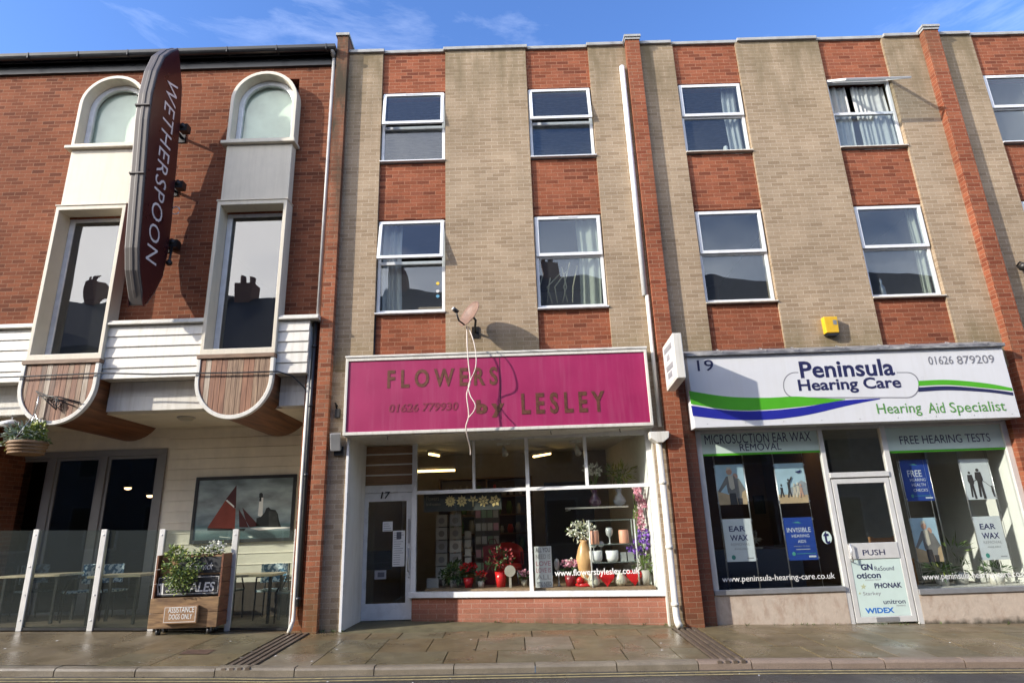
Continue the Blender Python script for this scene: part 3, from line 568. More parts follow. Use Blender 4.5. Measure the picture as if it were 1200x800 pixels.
MB().box(-.368, 4.528, -.165, 1.12, 2.885, 2.900).build('soffit', WHITEP, B17)
m = MB()
for x in (.3, 1.55, 2.9, 4.0): m.tube([(x, -.1, 2.885), (x, -.1, 2.84), (x+.015, -.1, 2.83)], .006, 5); m.build('hook', DARKM, B17); m = MB()
m = MB(); m.rect_ring(-.245, .70, .11, 2.10, .065, .38, .46, 0, 0, .06); m.box(-.245, .70, .38, .46, 2.10, 2.16); m.box(-.245, -.2, .38, .46, 2.16, 2.82); m.box(.64, .70, .38, .46, 2.16, 2.82); turned(m, onto_door).build('door_frame', WHITE, B17, .004)
m = MB(); m.rect_ring(-.178, .633, .13, 2.035, .095, .39, .44, 0, .24, .13); dr = turned(m, onto_door).build('door', WHITE, B17, .006)
p = MB(); pane_box(p, -.083, .538, .37, 1.905, .415); turned(p, onto_door).build('pane', DOORG, dr)
m = MB(); m.box(.565, .60, .372, .389, 1.25, 1.62); m.tube([(.58, .385, 1.17), (.58, .33, 1.17), (.58, .33, .83), (.58, .385, .83)], .012, 8); m.ball((.59, .385, .74), .014); turned(m, onto_door).build('handle', GREYM, dr)
m = MB(); m.textpx('17', 446, 576, 456, 584, .375, 0, .02, .004, .02); turned(m, onto_door).build('house_number', BLACK, dr)
m = MB()
for i in range(26): z = 2.17+i*.024; m.box(-.198, .638, .41, .425, z, z+.0225, 1 if i in (6, 13, 20) else 0)
turned(m, onto_door).build('transom_louvre', [wood('blind_wood', (.22, .125, .065), (.33, .20, .11), 3, (2, 2, 20)), WHITEP], B17)
m = MB(); nseg = 30                           # mossy cement strip between the paving and the angled front
FOR = []
for i in range(nseg):
    a, b = lerp(-.37, 4.56, i/nseg), lerp(-.37, 4.56, (i+1)/nseg)
    def fy(x): return -.16-.03*math.sin(x*3.1)-.02*math.sin(x*7)
    for k in range(4):
        def yy(x, q): return lerp(fy(x), 1.15, q/4)
        m.add([(a, yy(a, k), gz(a, yy(a, k))+(.001 if k else -.002)), (b, yy(b, k), gz(b, yy(b, k))+(.001 if k else -.002)), (b, yy(b, k+1), gz(b, yy(b, k+1))+.001), (a, yy(a, k+1), gz(a, yy(a, k+1))+.001)], [(0, 1, 2, 3)])
structure(m.build('forecourt', MOSS))
MB().box(-.369, 4.529, .0, .33, 2.902, 3.998).build('header_wall', BUFF, B17)
# room of 17
m = MB(); m.prism([(.76, .99), (4.41, .235), (4.41, 4.6), (.76, 4.6)], .2, .50, 'z'); m.build('display_ledge', wood('ledge_wood', (.2, .13, .075), (.3, .2, .12), 2, (8, 1, 8)), B17)
m = MB(); m.box(-.24, .74, 1.06, 4.6, .0, .06); m.build('floor', CARPET, B17)
m = MB(); m.prism([(.335, 2.905), (4.6, 3.10), (4.6, 3.16), (.335, 2.99)], -.30, 4.52, 'x'); m.build('ceiling', M('shop_ceiling', (.74, .73, .70), .9, var=.05), B17)
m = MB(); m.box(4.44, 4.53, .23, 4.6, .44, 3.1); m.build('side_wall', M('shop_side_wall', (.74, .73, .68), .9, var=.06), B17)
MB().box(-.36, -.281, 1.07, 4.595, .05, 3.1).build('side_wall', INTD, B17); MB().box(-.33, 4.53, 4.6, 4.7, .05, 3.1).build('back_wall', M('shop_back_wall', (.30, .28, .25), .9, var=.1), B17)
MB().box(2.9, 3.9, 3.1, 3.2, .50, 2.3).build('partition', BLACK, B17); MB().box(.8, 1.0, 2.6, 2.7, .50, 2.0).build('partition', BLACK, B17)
m = MB(); m.box(1.45, 2.3, 4.4, 4.59, .50, 2.45); m.build('counter_unit', M('dark_counter', (.07, .06, .055), .6), B17)

# ---------------- ground floor of 19
FY = .10
gl = gz(7.7)
m = MB()
for a, b in ((5.25, 5.335), (7.235, 7.305), (8.245, 8.33), (10.22, 10.31)): m.box(a, b, FY, FY+.08, (.36 if a in (5.25, 10.22) else gz(a)-.03), 2.84)
m.box(5.335, 7.235, FY, FY+.08, 2.79, 2.86); m.box(7.305, 8.245, FY, FY+.08, 2.79, 2.86); m.box(8.33, 10.22, FY, FY+.08, 2.79, 2.86)
m.box(7.305, 8.245, FY-.02, FY+.06, 2.02, 2.10)
m.build('shopfront_frame', ALU_W, B19, .005)
MB().box(5.25, 7.235, FY-.03, FY+.08, .355, .425).build('window_sill', GREYM, B19, .005); MB().box(8.33, 10.31, FY-.03, FY+.08, .27, .345).build('window_sill', GREYM, B19, .005)
MB().box(5.22, 7.235, FY-.005, FY+.2, -.5, .353).build('plinth', PLINTH, B19); MB().box(8.33, 10.31, FY-.005, FY+.2, -.5, .268).build('plinth', PLINTH, B19)
for a, b, c, d, gm in ((5.335, 7.235, .425, 2.79, SHOPG), (8.33, 10.22, .345, 2.79, SHOPG), (7.305, 8.245, 2.10, 2.79, SHOPG)):
    p = MB(); pane_box(p, a, b, c, d, FY+.04); p.build('shop_window_pane', gm, B19)
# door leaf
m = MB(); z0 = gz(7.8)+.02; m.rect_ring(7.32, 8.23, z0, 2.0, .075, FY+.0, FY+.05, 0, .085, .075); m.box(7.395, 8.155, FY-.008, FY+.055, .80, 1.03); dr = m.build('door', ALU_W, B19, .005)
p = MB(); pane_box(p, 7.395, 8.155, 1.03, 1.925, FY+.02); p.build('pane', DOORG, dr)
m = MB(); m.textpx('PUSH', 1010.9, 643.5, 1036.9, 650, FY-.009, 0, .0, .002); m.build('push_lettering', NAVY, dr)
m = MB(); m.tube([(7.40, FY-.002, 1.02), (7.40, FY-.055, 1.02), (7.40, FY-.055, .77), (7.40, FY-.002, .77)], .011, 8); m.build('handle', STEEL, dr)
m = MB(); m.box(7.62, 7.96, FY-.006, FY-.001, z0+.012, z0+.075); m.build('kick_flap', GREYM, dr, .002)
m = MB(); m.box(7.397, 8.153, FY+.005, FY+.03, z0+.087, .798, 0)
q = FY+.005
def brand(s, u0, v0, u1, v1, mi, bold=0.0):  # from the enlarged crop of the lower door panel
    m.textpx(s, 985+u0/8, 635+v0/8, 985+u1/8, 635+v1/8, q, mi, bold, .001)
brand('GN', 190, 202, 300, 262, 1, .04); brand('ReSound', 318, 222, 500, 264, 1); brand('oticon', 150, 282, 376, 338, 1, .025); brand('PEOPLE FIRST', 232, 346, 376, 358, 3)
brand('PHONAK', 318, 378, 575, 428, 1, .03); brand('Starkey', 212, 462, 380, 505, 3); brand('unitron', 402, 534, 608, 576, 1, .01); brand('HEARING', 525, 584, 610, 598, 3)
brand('WIDEX', 232, 612, 504, 664, 2, .035)
def star(u, v, r, mi):
    pts = []
    for i in range(10):
        a = math.pi/2+i*math.pi/5; rr = r if i % 2 == 0 else r*.42; pts.append((985+(u+rr*math.cos(a))/8, 635+(v-rr*math.sin(a))/8))
    m.polypx(pts, q-.0005, .001, mi)
star(215, 415, 30, 4); star(180, 478, 14, 4)
m.build('brand_panel', [PALEG, NAVY, M('sky_blue_vinyl', (.02, .16, .52), .4), GREYV, M('pale_gold_vinyl', (.45, .48, .30), .4)], dr)
# window films of 19
def film(x0, x1, z0, z1, lines):
    m = MB(); y = FY+.04-.004; m.box(x0, x1, y, y+.003, z0+.035, z1, 0); m.box(x0, x1, y, y+.003, z0, z0+.034, 2)
    for s, u0, v0, u1, v1 in lines: m.textpx(s, u0, v0, u1, v1, y, 1, 0, .001)
    m.build('window_banner', [PALEG, NAVY, GREENV], B19)
film(5.336, 7.234, 2.43, 2.785, [('MICROSUCTION EAR WAX', 825.5, 507.5, 950.3, 518.5), ('REMOVAL', 866.7, 519, 915.5, 527.5)])
film(8.331, 10.219, 2.38, 2.785, [('FREE HEARING TESTS', 1054, 509, 1160.5, 518.8)])
m = MB(); y = FY+.035; m.textpx('www.peninsula-hearing-care.co.uk', 846.2, 672.5, 978.8, 681.8, y, 0, 0, .001); m.build('window_lettering', PAPER, B19)
m = MB(); m.textpx('www.peninsula-hearing-care.co.uk', 1080.7, 669.5, 1207, 679.5, y, 0, 0, .001); m.build('window_lettering', PAPER, B19)
m = MB(); c = at(969, 629.5, y); m.prism([(c[0]+.075*math.cos(i*math.pi/12), c[1]+.095*math.sin(i*math.pi/12)) for i in range(24)], y, y+.002, 'y', 0); m.textpx('t', 965, 622, 972, 637, y-.001, 1, .02, .001); m.build('window_sticker', [PALEG, NAVY], B19)
MB().box(5.221, 10.309, .0, .33, 2.862, 3.698).build('header_wall', BUFF, B19)
# room of 19
m = MB(); m.box(5.22, 10.31, .19, 4.5, .1, .28); m.build('floor', CARPET, B19)
m = MB(); m.box(5.22, 10.31, .19, 4.6, 2.87, 2.95); m.build('ceiling', M('clinic_ceiling', (.30, .27, .23), .9), B19)
m = MB(); m.box(10.232, 10.31, .19, 2.2, .28, 2.87); m.build('side_wall', INTWH, B19)
MB().box(5.22, 10.31, 4.5, 4.6, .28, 2.87).build('back_wall', BROWNW, B19); MB().box(5.22, 5.25, .3, 4.495, .28, 2.87).build('side_wall', BROWNW, B19); MB().box(8.0, 8.06, 1.6, 4.495, .28, 2.87).build('partition', BROWNW, B19)
m = MB(); m.box(8.4, 10.231, 2.15, 2.25, .28, 2.87); m.build('partition', M('grey_room_wall', (.30, .29, .27), .85), B19)
m = MB(); m.box(5.6, 7.1, 1.1, 1.7, .28, .95); m.build('reception_desk', M('navy_desk', (.03, .035, .06), .5), B19)
# ------------------------------------------------------------------ the public house
PUB = thing('public_house', 'red brick pub with arched windows and white clapboard over an open terrace', 'building', (-4.5, 0, .1))
CX = (-4.985, -2.155); HW = .615; XL, XR = -10.5, -.872
z0, z1 = 4.2, 10.12
holes = [(c-HW+.06, c+HW-.06) for c in CX]
m = MB(); xs = [XL]+[v for h in holes for v in h]+[XR]
for i in range(0, len(xs), 2): m.box(xs[i], xs[i+1], 0, .3, z0, z1)
for a, b in holes: m.box(a, b, 0, .3, 6.98, 8.40); m.box(a, b, 0, .3, 9.86, z1)
m.build('wall', PUBB, PUB)
m = MB(); m.box(XL, XR, -.06, .3, z1, z1+.10); m.box(XL, XR-.0, -.03, .3, z1+.101, z1+.2); m.build('eaves_board', BLACKP, PUB)
m = MB(); pr = [(-.20+.07*math.cos(a), z1+.27+.075*math.sin(a)) for a in [math.pi+i*math.pi/8 for i in range(9)]]
m.prism(pr+[(-.13, z1+.30), (-.27, z1+.30)], XL, XR+.0, 'x'); m.box(XL, XR, -.125, -.03, z1+.201, z1+.29)
x = -9.6
while x < XR: m.box(x, x+.02, -.277, -.13, z1+.185, z1+.303); x += .95
m.build('gutter', BLACKP, PUB)
m = MB(); m.prism([(-.1, z1+.29), (4.5, z1+2.6), (9.2, z1+.29), (9.2, z1+.201), (-.1, z1+.201)], XL, XR, 'x'); m.build('roof', M('slate_roof', (.06, .06, .07), .6, var=.2), PUB)
for z in (4.3, 7.2): MB().box(XL, XR, .301, 9, z, z+.15).build('floor', CARPET, PUB)
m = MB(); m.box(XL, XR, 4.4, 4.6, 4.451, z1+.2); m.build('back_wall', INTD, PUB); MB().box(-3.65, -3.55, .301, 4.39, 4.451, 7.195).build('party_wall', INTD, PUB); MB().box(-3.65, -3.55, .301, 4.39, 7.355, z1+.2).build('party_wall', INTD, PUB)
def arch(cx, hw, zb, n=20, dz=0.0):
    r = hw; zc = 9.255; return [(cx-hw, zb)]+[(cx-r*math.cos(math.pi*i/n), zc+(r+dz)*math.sin(math.pi*i/n)) for i in range(n+1)]+[(cx+hw, zb)]
ARCHG = glass('arched_window_glass', 1.4, (.92, .95, .92), .01, 1.2)
for k, c in enumerate(CX):
    m = MB(); m.ring(arch(c, .62, 8.34), arch(c, .555, 8.40), -.22, .05)
    fr = m.build('arched_window', CREAM, PUB, .008)
    m = MB(); m.ring(arch(c, .553, 8.40), arch(c, .46, 8.49), -.02, .06); m.build('frame', WHITE, fr, .012)
    m = MB(); m.prism(arch(c, .461, 8.488), .02, .026, 'y'); m.build('pane', ARCHG, fr)
    m = MB(); m.prism(arch(c, .50, 8.45), .10, .11, 'y')
    m.build('blind', M('pale_green_blind', (.62, .68, .61), .5, var=.2, vs=2.5), fr)
    m = MB(); m.box(c-.69, c+.66, -.28, .0, 8.275, 8.338); m.build('sill', CREAM, fr, .012)
    MB().box(c-.60, c+.595, -.20, -.002, 7.10, 8.273).build('render_panel', CREAM, PUB, .006)
    m = MB(); m.rect_ring(c-HW, c+HW, 4.28, 7.09, .062, -.27, .07, 0, .10, .075)
    m.box(c-HW-.015, c+HW+.015, -.285, -.001, 7.092, 7.118)
    sw = m.build('bay_window', CREAM, PUB, .008)
    m = MB(); m.rect_ring(c-.55, c+.55, 4.382, 7.013, .09, .02, .069); m.build('frame', WHITE, sw, .01)
    p = MB(); pane_box(p, c-.46, c+.46, 4.47, 6.925, .045); p.build('pane', WAVG if k == 0 else WAVG2, sw)
# white clapboard band between the bays
H = 4.85-3.95
for a, b in ((XL, CX[0]-HW-.001), (CX[0]+HW+.001, CX[1]-HW-.001), (CX[1]+HW+.001, -1.03)):
    m = MB()
    for i in range(5):
        za = 3.95+i*H/5; m.prism([(.05, za), (-.205, za), (-.205, za+.012), (-.185, za+H/5), (.05, za+H/5)], a, b, 'x')
    m.build('clapboard_band', WHITEP, PUB)
m = MB()
for a, b in ((XL, CX[0]-HW-.002), (CX[0]+HW+.002, CX[1]-HW-.002), (CX[1]+HW+.002, -.875)):
    m = MB(); m.box(a, b, -.26, -.002, 4.862, 4.90); m.box(a, b, -.235, -.002, 4.901, 4.94); m.build('band_cap', WHITEP, PUB, .006)
m = MB()
for a, b in ((XL, CX[0]-.62), (CX[0]+.62, CX[1]-.62), (CX[1]+.62, -1.10)): m = MB(); m.box(a, b, .06, .3, 3.70, 3.949); m.box(a, b, .052, .3, 3.46, 3.698); m.build('beam', WHITEP, PUB, .006)
MB().box(-1.10, -.873, .002, .3, -.2, 4.19).build('wall', PIERD, PUB)
# half round hulls carried through to the back wall
def dshape(c, w, top, straight, r, n=24): return [(c+w, top)]+[(c+w*math.cos(a), straight-r*math.sin(a)) for a in [i*math.pi/n for i in range(n+1)]]+[(c-w, top)]
HULLW = wood('hull_wood', (.10, .04, .018), (.24, .095, .04), 2.2, (9, .5, 9), .5)
for c in CX:
    m = MB(); zt = 4.205
    m.ring(dshape(c, .625, zt, 3.86, .65), dshape(c, .565, zt, 3.86, .585), -.30, -.22); hull = m.build('hull_bow', WHITEP, PUB, .006)
    m = MB(); n = 13; cols = []
    out = dshape(c, .566, zt, 3.86, .586, 40)
    for i in range(n):
        xa, xb = c-.566+1.132*i/n+.003, c-.566+1.132*(i+1)/n-.003
        def low(x): t = max(-1, min(1, (x-c)/.566)); return 3.86-.586*math.sqrt(max(0, 1-t*t))
        ss = [lerp(xa, xb, j/4) for j in range(5)]
        m.prism([(x, low(x)) for x in ss]+[(xb, zt), (xa, zt)], -.285+R_.uniform(0, .004), -.23, 'y', R_.choice((0, 0, 1, 1, 2, 3)))
    m.build('plank_front', [wood('plank_red', (.13, .05, .026), (.30, .14, .075), 3, (14, 9, .9)), wood('plank_brown', (.13, .07, .04), (.36, .235, .145), 3, (14, 9, .9)), wood('plank_grey', (.24, .175, .12), (.50, .42, .33), 3, (14, 9, .9)), wood('plank_dark', (.07, .038, .026), (.22, .115, .068), 3, (14, 9, .9))], hull)
    m = MB(); m.box(c-.63, c+.63, -.315, -.02, zt+.003, zt+.072); m.build('top_rail', wood('rail_wood', (.12, .065, .035), (.26, .16, .1), 3, (1, 9, 9)), hull, .004)
    m = MB(); sh = dshape(c, .60, zt, 3.86, .625, 28); m.prism(sh, -.219, 2.0, 'y'); m.build('hull_body', HULLW, hull)
# terrace: soffit, back wall, doors
MB().box(XL, -1.101, .31, 2.0, 3.47, 3.52).build('soffit', CREAMW, PUB)
m = MB(); TW = 1.8
i = 0; z = .0
while z < 3.47:
    zz = min(z+.19, 3.469); m.prism([(TW+.1, z), (TW-.012, z), (TW-.012, z+.006), (TW, z+.02), (TW, zz), (TW+.1, zz)], -4.23, -1.101, 'x'); z += .19
m.prism([(TW+.1, 3.08), (TW-.006, 3.08), (TW, 3.1), (TW, 3.28), (TW-.006, 3.28), (TW-.006, 3.29), (TW, 3.3), (TW, 3.469), (TW+.1, 3.469)], -7.1, -4.231, 'x')
m.build('terrace_wall', CREAMW, PUB)
MB().box(-4.22, -1.105, TW-.05, TW-.014, .0, .66).build('wainscot', wood('dark_wainscot', (.04, .028, .02), (.075, .052, .036), 3, (12, 2, 1)), PUB)
MB().box(-10.5, -6.9, 1.2, 2.0, -.1, 3.469).build('wall', PUBB, PUB)
MB().box(-10.5, -7.6, .06, 1.199, -.1, 3.455).build('wall', PUBB, PUB)
MB().box(-1.10, -.873, .301, 2.0, -.2, 3.469).build('wall', M('terrace_end_wall', (.5, .46, .38), .7, var=.08), PUB)
DG = M('grey_door_paint', (.23, .22, .21), .4, var=.06)
m = MB(); m.box(-7.0, -4.231, TW-.03, TW+.06, 2.96, 3.078)
for a in (-6.42, -5.46, -4.36): m.box(a, a+.125, TW-.035, TW+.06, .1, 2.958)
m.box(-7.0, -4.231, TW-.02, TW+.05, .1, .22)
dr = m.build('folding_door', DG, PUB, .006)
DG2 = glass('bar_door_glass', 1.24, (.7, .71, .73), .004, .8)
for a, b in ((-7.0, -6.42), (-6.295, -5.46), (-5.335, -4.36)):
    m = MB(); m.rect_ring(a+.005, b-.005, .222, 2.955, .05, TW-.005, TW+.035); m.build('leaf_frame', DG, dr)
    p = MB(); pane_box(p, a+.055, b-.055, .272, 2.905, TW+.01); p.build('pane', DG2, dr)
m = MB()
for i in range(20):
    a, b = lerp(-10.4, -1.101, i/20), lerp(-10.4, -1.101, (i+1)/20); m.add([(a, .05, gz(a)+.003), (b, .05, gz(b)+.003), (b, 6, gz(b)+.01), (a, 6, gz(a)+.01)], [(0, 1, 2, 3)])
m.build('terrace_floor', wood('deck_wood', (.10, .075, .05), (.17, .125, .085), 3, (10, 1, 10)), PUB)
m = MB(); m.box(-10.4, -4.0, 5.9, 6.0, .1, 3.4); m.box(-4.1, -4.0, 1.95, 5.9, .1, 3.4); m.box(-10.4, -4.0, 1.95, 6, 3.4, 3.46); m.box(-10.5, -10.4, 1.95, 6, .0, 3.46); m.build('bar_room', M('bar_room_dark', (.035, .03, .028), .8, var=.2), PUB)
m = MB(); m.box(-6.4, -4.3, 4.6, 5.0, .2, 1.2); m.box(-6.4, -4.3, 5.5, 5.8, 1.84, 1.87); m.box(-6.4, -4.3, 5.5, 5.8, 1.45, 1.48); m.build('bar_counter', wood('bar_wood', (.05, .03, .02), (.1, .06, .035)), PUB)
# pipes at the party pier
m = MB(); m.tube([(-.935, -.07, 10.26), (-.935, -.07, 4.95)], .033, 10); m.tube([(-.935, -.2, 10.40), (-.935, -.2, 10.34), (-.935, -.07, 10.26)], .04, 10); m.build('downpipe', GREYP, PUB)
m = MB(); m.tube([(-.965, -.08, 4.85), (-.965, -.08, 3.2), (-.955, -.08, .42)], .036, 10)
for z in (4.4, 3.4, 2.3, .5): m.tube([(-.962, -.08, z), (-.962, -.08, z+.05)], .045, 10)
m.build('downpipe', BLACKP, PUB)
m = MB(); m.tube([(-1.035, -.045, 4.78), (-1.035, -.045, 2.2), (-1.03, -.045, .32), (-1.03, -.06, .22), (-1.05, -.16, .08)], .03, 10); m.build('downpipe', WHITEP, PUB)

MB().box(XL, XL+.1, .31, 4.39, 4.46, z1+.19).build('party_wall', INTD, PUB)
# hanging sign
def hull_outline():
    return [(-.72, 10.0), (-.90, 9.80), (-1.08, 9.52), (-1.20, 9.1), (-1.25, 8.6), (-1.23, 8.1), (-1.13, 7.3), (-1.04, 6.5), (-.97, 5.9), (-.88, 5.55), (-.74, 5.26), (-.62, 5.04), (-.52, 5.10), (-.36, 5.36), (-.20, 5.72), (-.15, 6.2), (-.17, 6.8), (-.22, 7.4), (-.28, 8.1), (-.34, 8.75), (-.43, 9.38), (-.60, 9.80)]
TXT = ((-.91, 9.26), (-.76, 5.80), (-.58, 9.26), (-.46, 5.80))
def inset(pts, d):
    cy = sum(p[0] for p in pts)/len(pts); cz = sum(p[1] for p in pts)/len(pts); out = []; n = len(pts)
    for i in range(n):
        a, b, c = Vector(pts[i-1]), Vector(pts[i]), Vector(pts[(i+1) % n]); t = (c-a).normalized(); nr = Vector((-t.y, t.x))
        if (Vector((cy, b.y))-b).dot(nr) < 0: nr = -nr
        out.append(tuple(b+nr*d))
    return out
def hanging_sign(x, label, lettered=True):
    o = thing('projecting_sign', label, 'sign', (x, 0, 7.4), 'boat shaped hanging signs of the pub')
    OL = hull_outline(); m = MB(); m.prism(OL, x-.23, x, 'x'); b = m.build('sign_box', SIGNED, o, .02)
    m = MB(); m.prism(inset(OL, -.012), x-.145, x-.085, 'x'); m.build('edge_band', SIGNED, o, .01)
    m = MB()
    for zs, yf in ((8.36, -1.25), (7.15, -1.12)): m = MB(); m.prism([(yf-.022, zs), (yf-.022, zs+.022), (yf+.16, zs-.05), (yf+.16, zs-.07)], x-.237, x+.004, 'x'); m.build('edge_joint', SIGNED, o)
    m = MB(); i_ = inset(OL, .035); m.prism(i_, x-.001, x+.006, 'x'); m.prism(i_, x-.236, x-.229, 'x'); m.build('sign_face', MAROON, o)
    m = MB(); t = 'WETHERSPOON'
    ps = [Vector((x+.007, *q)) for q in TXT]
    m.text4(t, *ps, (1, 0, 0), 0, (-.004, 1.12), .004); m.build('lettering', SILVERT, o)
    m = MB()
    for z, y in ((8.62, -.32), (7.50, -.22), (6.38, -.15)):
        m.tube([(x-.135, y-.05, z), (x-.135, -.001, z-.02)], .03, 8); m.box(x-.2, x-.07, -.02, -.001, z-.12, z+.1); m.build('support_arm', DARKM, o); m = MB()
    m = MB()
    for z, y in ((8.62, -.32), (7.50, -.22), (6.38, -.15)): m.box(x-.02, x+.12, y+.0, y+.13, z-.08, z+.06); m.tube([(x+.05, y+.1, z), (x+.02, y-.02, z+.03)], .05, 10); m.build('spot_lamp', DARKM, o); m = MB()
    m.tube([(x+.03, -.12, 6.36), (x+.05, -.17, 6.08), (x+.06, -.2, 6.0)], .02, 8); m.ball((x+.07, -.21, 5.97), .055)
    m.build('spot_lamp', DARKM, o)
    m = MB(); m.tube([(x-.0+.075*math.cos(a), -.12, 7.02+.075*math.sin(a)) for a in [i*math.pi/7 for i in range(14)]], .01, 6); m.build('cable_ring', ALU_W, o)
    return o
hanging_sign(-3.58, 'tall dark red boat shaped hanging sign with silver capitals reading downwards')
# cable along the front
m = MB(); pts = [(-7.5, -.33, 3.99)]
for u, v in ((0, 442), (30, 441), (75, 439), (120, 437), (180, 438.5), (240, 437), (280, 436.5), (325, 435)): x, z = at(u, v, -.33); pts.append((x, -.33, z))
pts += [(-1.25, -.2, 3.90), (-1.08, -.05, 3.72), (-1.02, -.02, 3.50)]
m.tube(pts, .013, 6); tag(m.build('cable', BLACKP), 'black cable slung across the white clapboard and the plank fronts', 'cable')
# little lamps and fittings
o = thing('soffit_lamp', 'round bulkhead lamp under the terrace ceiling', 'lamp', (-3.43, .8, 3.41)); MB().lathe([(.02, -.055), (.10, -.05), (.13, -.02), (.13, .0)], (-3.43, .8, 3.468), 16).build('lamp_glass', M('frosted_lamp', (.5, .46, .36), .3), o); MB().lathe([(.15, -.015), (.15, 0)], (-3.43, .8, 3.4695), 16).build('lamp_base', GREYM, o)
c = at(2, 494, -.1); o = thing('wall_lamp', 'white dish lamp by the pub terrace at the left edge', 'lamp', (c[0], -.1, c[1]-.05))
m = MB(); m.lathe([(.17, -.03), (.15, .02), (.05, .06), (.02, .07)], (c[0], .1, c[1]), 18); m.build('lamp_shade', WHITE, o); m = MB(); m.tube([(c[0], .1, c[1]+.06), (c[0], .1, 3.46)], .012, 6); m.build('stem', GREYM, o)

# picture of a sailing boat on the terrace wall
PY = TW-.055
o = thing('framed_picture', 'black framed picture of a red sailed boat and a lighthouse rock', 'picture', (-2.68, TW-.02, 1.32))
x0, x1, za, zb = -3.61, -1.745, 1.335, 2.515
MB().rect_ring(x0, x1, za, zb, .06, PY-.005, TW-.012).build('frame', BLACK, o, .006)
def skymat():
    m, t, b = newmat('painted_sea_and_sky'); n = t.nodes.new; l = t.links.new; g = n('ShaderNodeNewGeometry'); s = n('ShaderNodeSeparateXYZ'); l(g.outputs['Position'], s.inputs[0])
    h = n('ShaderNodeMapRange'); h.inputs[1].default_value = 1.38; h.inputs[2].default_value = 2.45; l(s.outputs[2], h.inputs[0])
    r = n('ShaderNodeValToRGB'); e = r.color_ramp.elements; e[0].position = 0; e[0].color = (.08, .13, .14, 1); e[1].position = 1; e[1].color = (.22, .28, .29, 1)
    for p_, c_ in ((.10, (.10, .16, .165)), (.16, (.21, .27, .27)), (.22, (.11, .19, .195)), (.245, (.16, .24, .26)), (.27, (.21, .27, .28)), (.6, (.26, .30, .29))): x = e.new(p_); x.color = (*c_, 1)
    l(h.outputs[0], r.inputs[0]); z = n('ShaderNodeTexNoise'); z.inputs['Scale'].default_value = 2.4; z.inputs['Detail'].default_value = 6; mp = n('ShaderNodeMapping'); mp.inputs['Scale'].default_value = (1, 1, 2.5); l(g.outputs['Position'], mp.inputs[0]); l(mp.outputs[0], z.inputs[0])
    q = n('ShaderNodeMapRange'); q.inputs[1].default_value = .3; q.inputs[2].default_value = .7; q.inputs[3].default_value = .6; q.inputs[4].default_value = 1.55; l(z.outputs[0], q.inputs[0])
    x = n('ShaderNodeMixRGB'); x.blend_type = 'MULTIPLY'; x.inputs[0].default_value = 1; l(r.outputs[0], x.inputs[1]); l(q.outputs[0], x.inputs[2]); l(x.outputs[0], b.inputs['Base Color']); b.inputs['Roughness'].default_value = .35; return m
m = MB(); m.box(x0+.055, x1-.055, PY+.01, TW-.013, za+.055, zb-.055, 0)
def pp(pts, mi, k=1): m.polypx([(225+a/8.892, 550+b/8.892) for a, b in pts], PY+.01-.0012*(k-1), .0012, mi)
pp([(465, 160), (352, 310), (442, 395), (458, 400)], 2); pp([(350, 318), (160, 605), (445, 628), (455, 408), (440, 400)], 1); pp([(366, 312), (440, 378), (438, 398), (352, 322)], 3, 2)
pp([(488, 410), (492, 600), (590, 600), (556, 520)], 2); pp([(525, 395), (560, 530), (600, 600), (705, 588)], 2, 2)
pp([(706, 285), (686, 480), (716, 490), (735, 470), (743, 290)], 3); pp([(702, 250), (700, 290), (740, 290), (738, 250), (720, 238)], 4, 2); pp([(706, 290), (700, 330), (722, 330), (724, 290)], 4, 2)
pp([(672, 505), (668, 590), (930, 600), (905, 520), (895, 460), (870, 420), (820, 412), (800, 390), (775, 400), (760, 440), (720, 490)], 4, 2); pp([(800, 430), (800, 590), (900, 595), (880, 440)], 5, 3)
pp([(160, 608), (160, 632), (540, 640), (560, 612)], 4); pp([(600, 610), (700, 632), (900, 612), (1040, 606), (1040, 598), (700, 600)], 3, 3); pp([(280, 700), (400, 712), (400, 706), (290, 694)], 3, 3); pp([(580, 695), (610, 710), (640, 700), (612, 690)], 3, 3)
m.build('canvas', [skymat(), M('painted_red_sail', (.25, .052, .03), .4, var=.25, vs=4), M('painted_dark_sail', (.075, .018, .016), .4, var=.2), M('painted_grey', (.80, .80, .72), .4, var=.1), M('painted_dark_rock', (.022, .026, .025), .4, var=.3), M('painted_rock_light', (.055, .06, .052), .4, var=.35, vs=12)], o)

# glass screen along the terrace
SY = .05; PX = (-6.18, -5.13, -4.075, -3.17, -2.035, -1.10)
for i in range(len(PX)-1):
    a, b = PX[i], PX[i+1]; xm = (a+b)/2
    lab = ['glass windbreak pane at the left edge of the terrace below the hanging basket', 'glass windbreak pane between the two white posts left of the planter', 'glass windbreak pane ending behind the left edge of the planter', 'glass windbreak pane hidden mostly behind the wooden planter', 'glass windbreak pane below the boat picture beside the brick pier'][i]
    o = thing('glass_screen', lab, 'windbreak', (xm, SY, gz(xm)), 'glass windbreak screens along the pub terrace')
    m = MB(); m.prism([(a+.03, gz(a)+.05), (b-.03, gz(b)+.05), (b-.03, gz(b)+1.43), (a+.03, gz(a)+1.43)], SY, SY+.012, 'y'); m.build('pane', SCRG, o)
    m = MB(); m.prism([(a+.03, gz(a)+.012), (b-.03, gz(b)+.012), (b-.03, gz(b)+.048), (a+.03, gz(a)+.048)], SY-.02, SY+.035, 'y'); m.build('bottom_rail', BLACK, o)
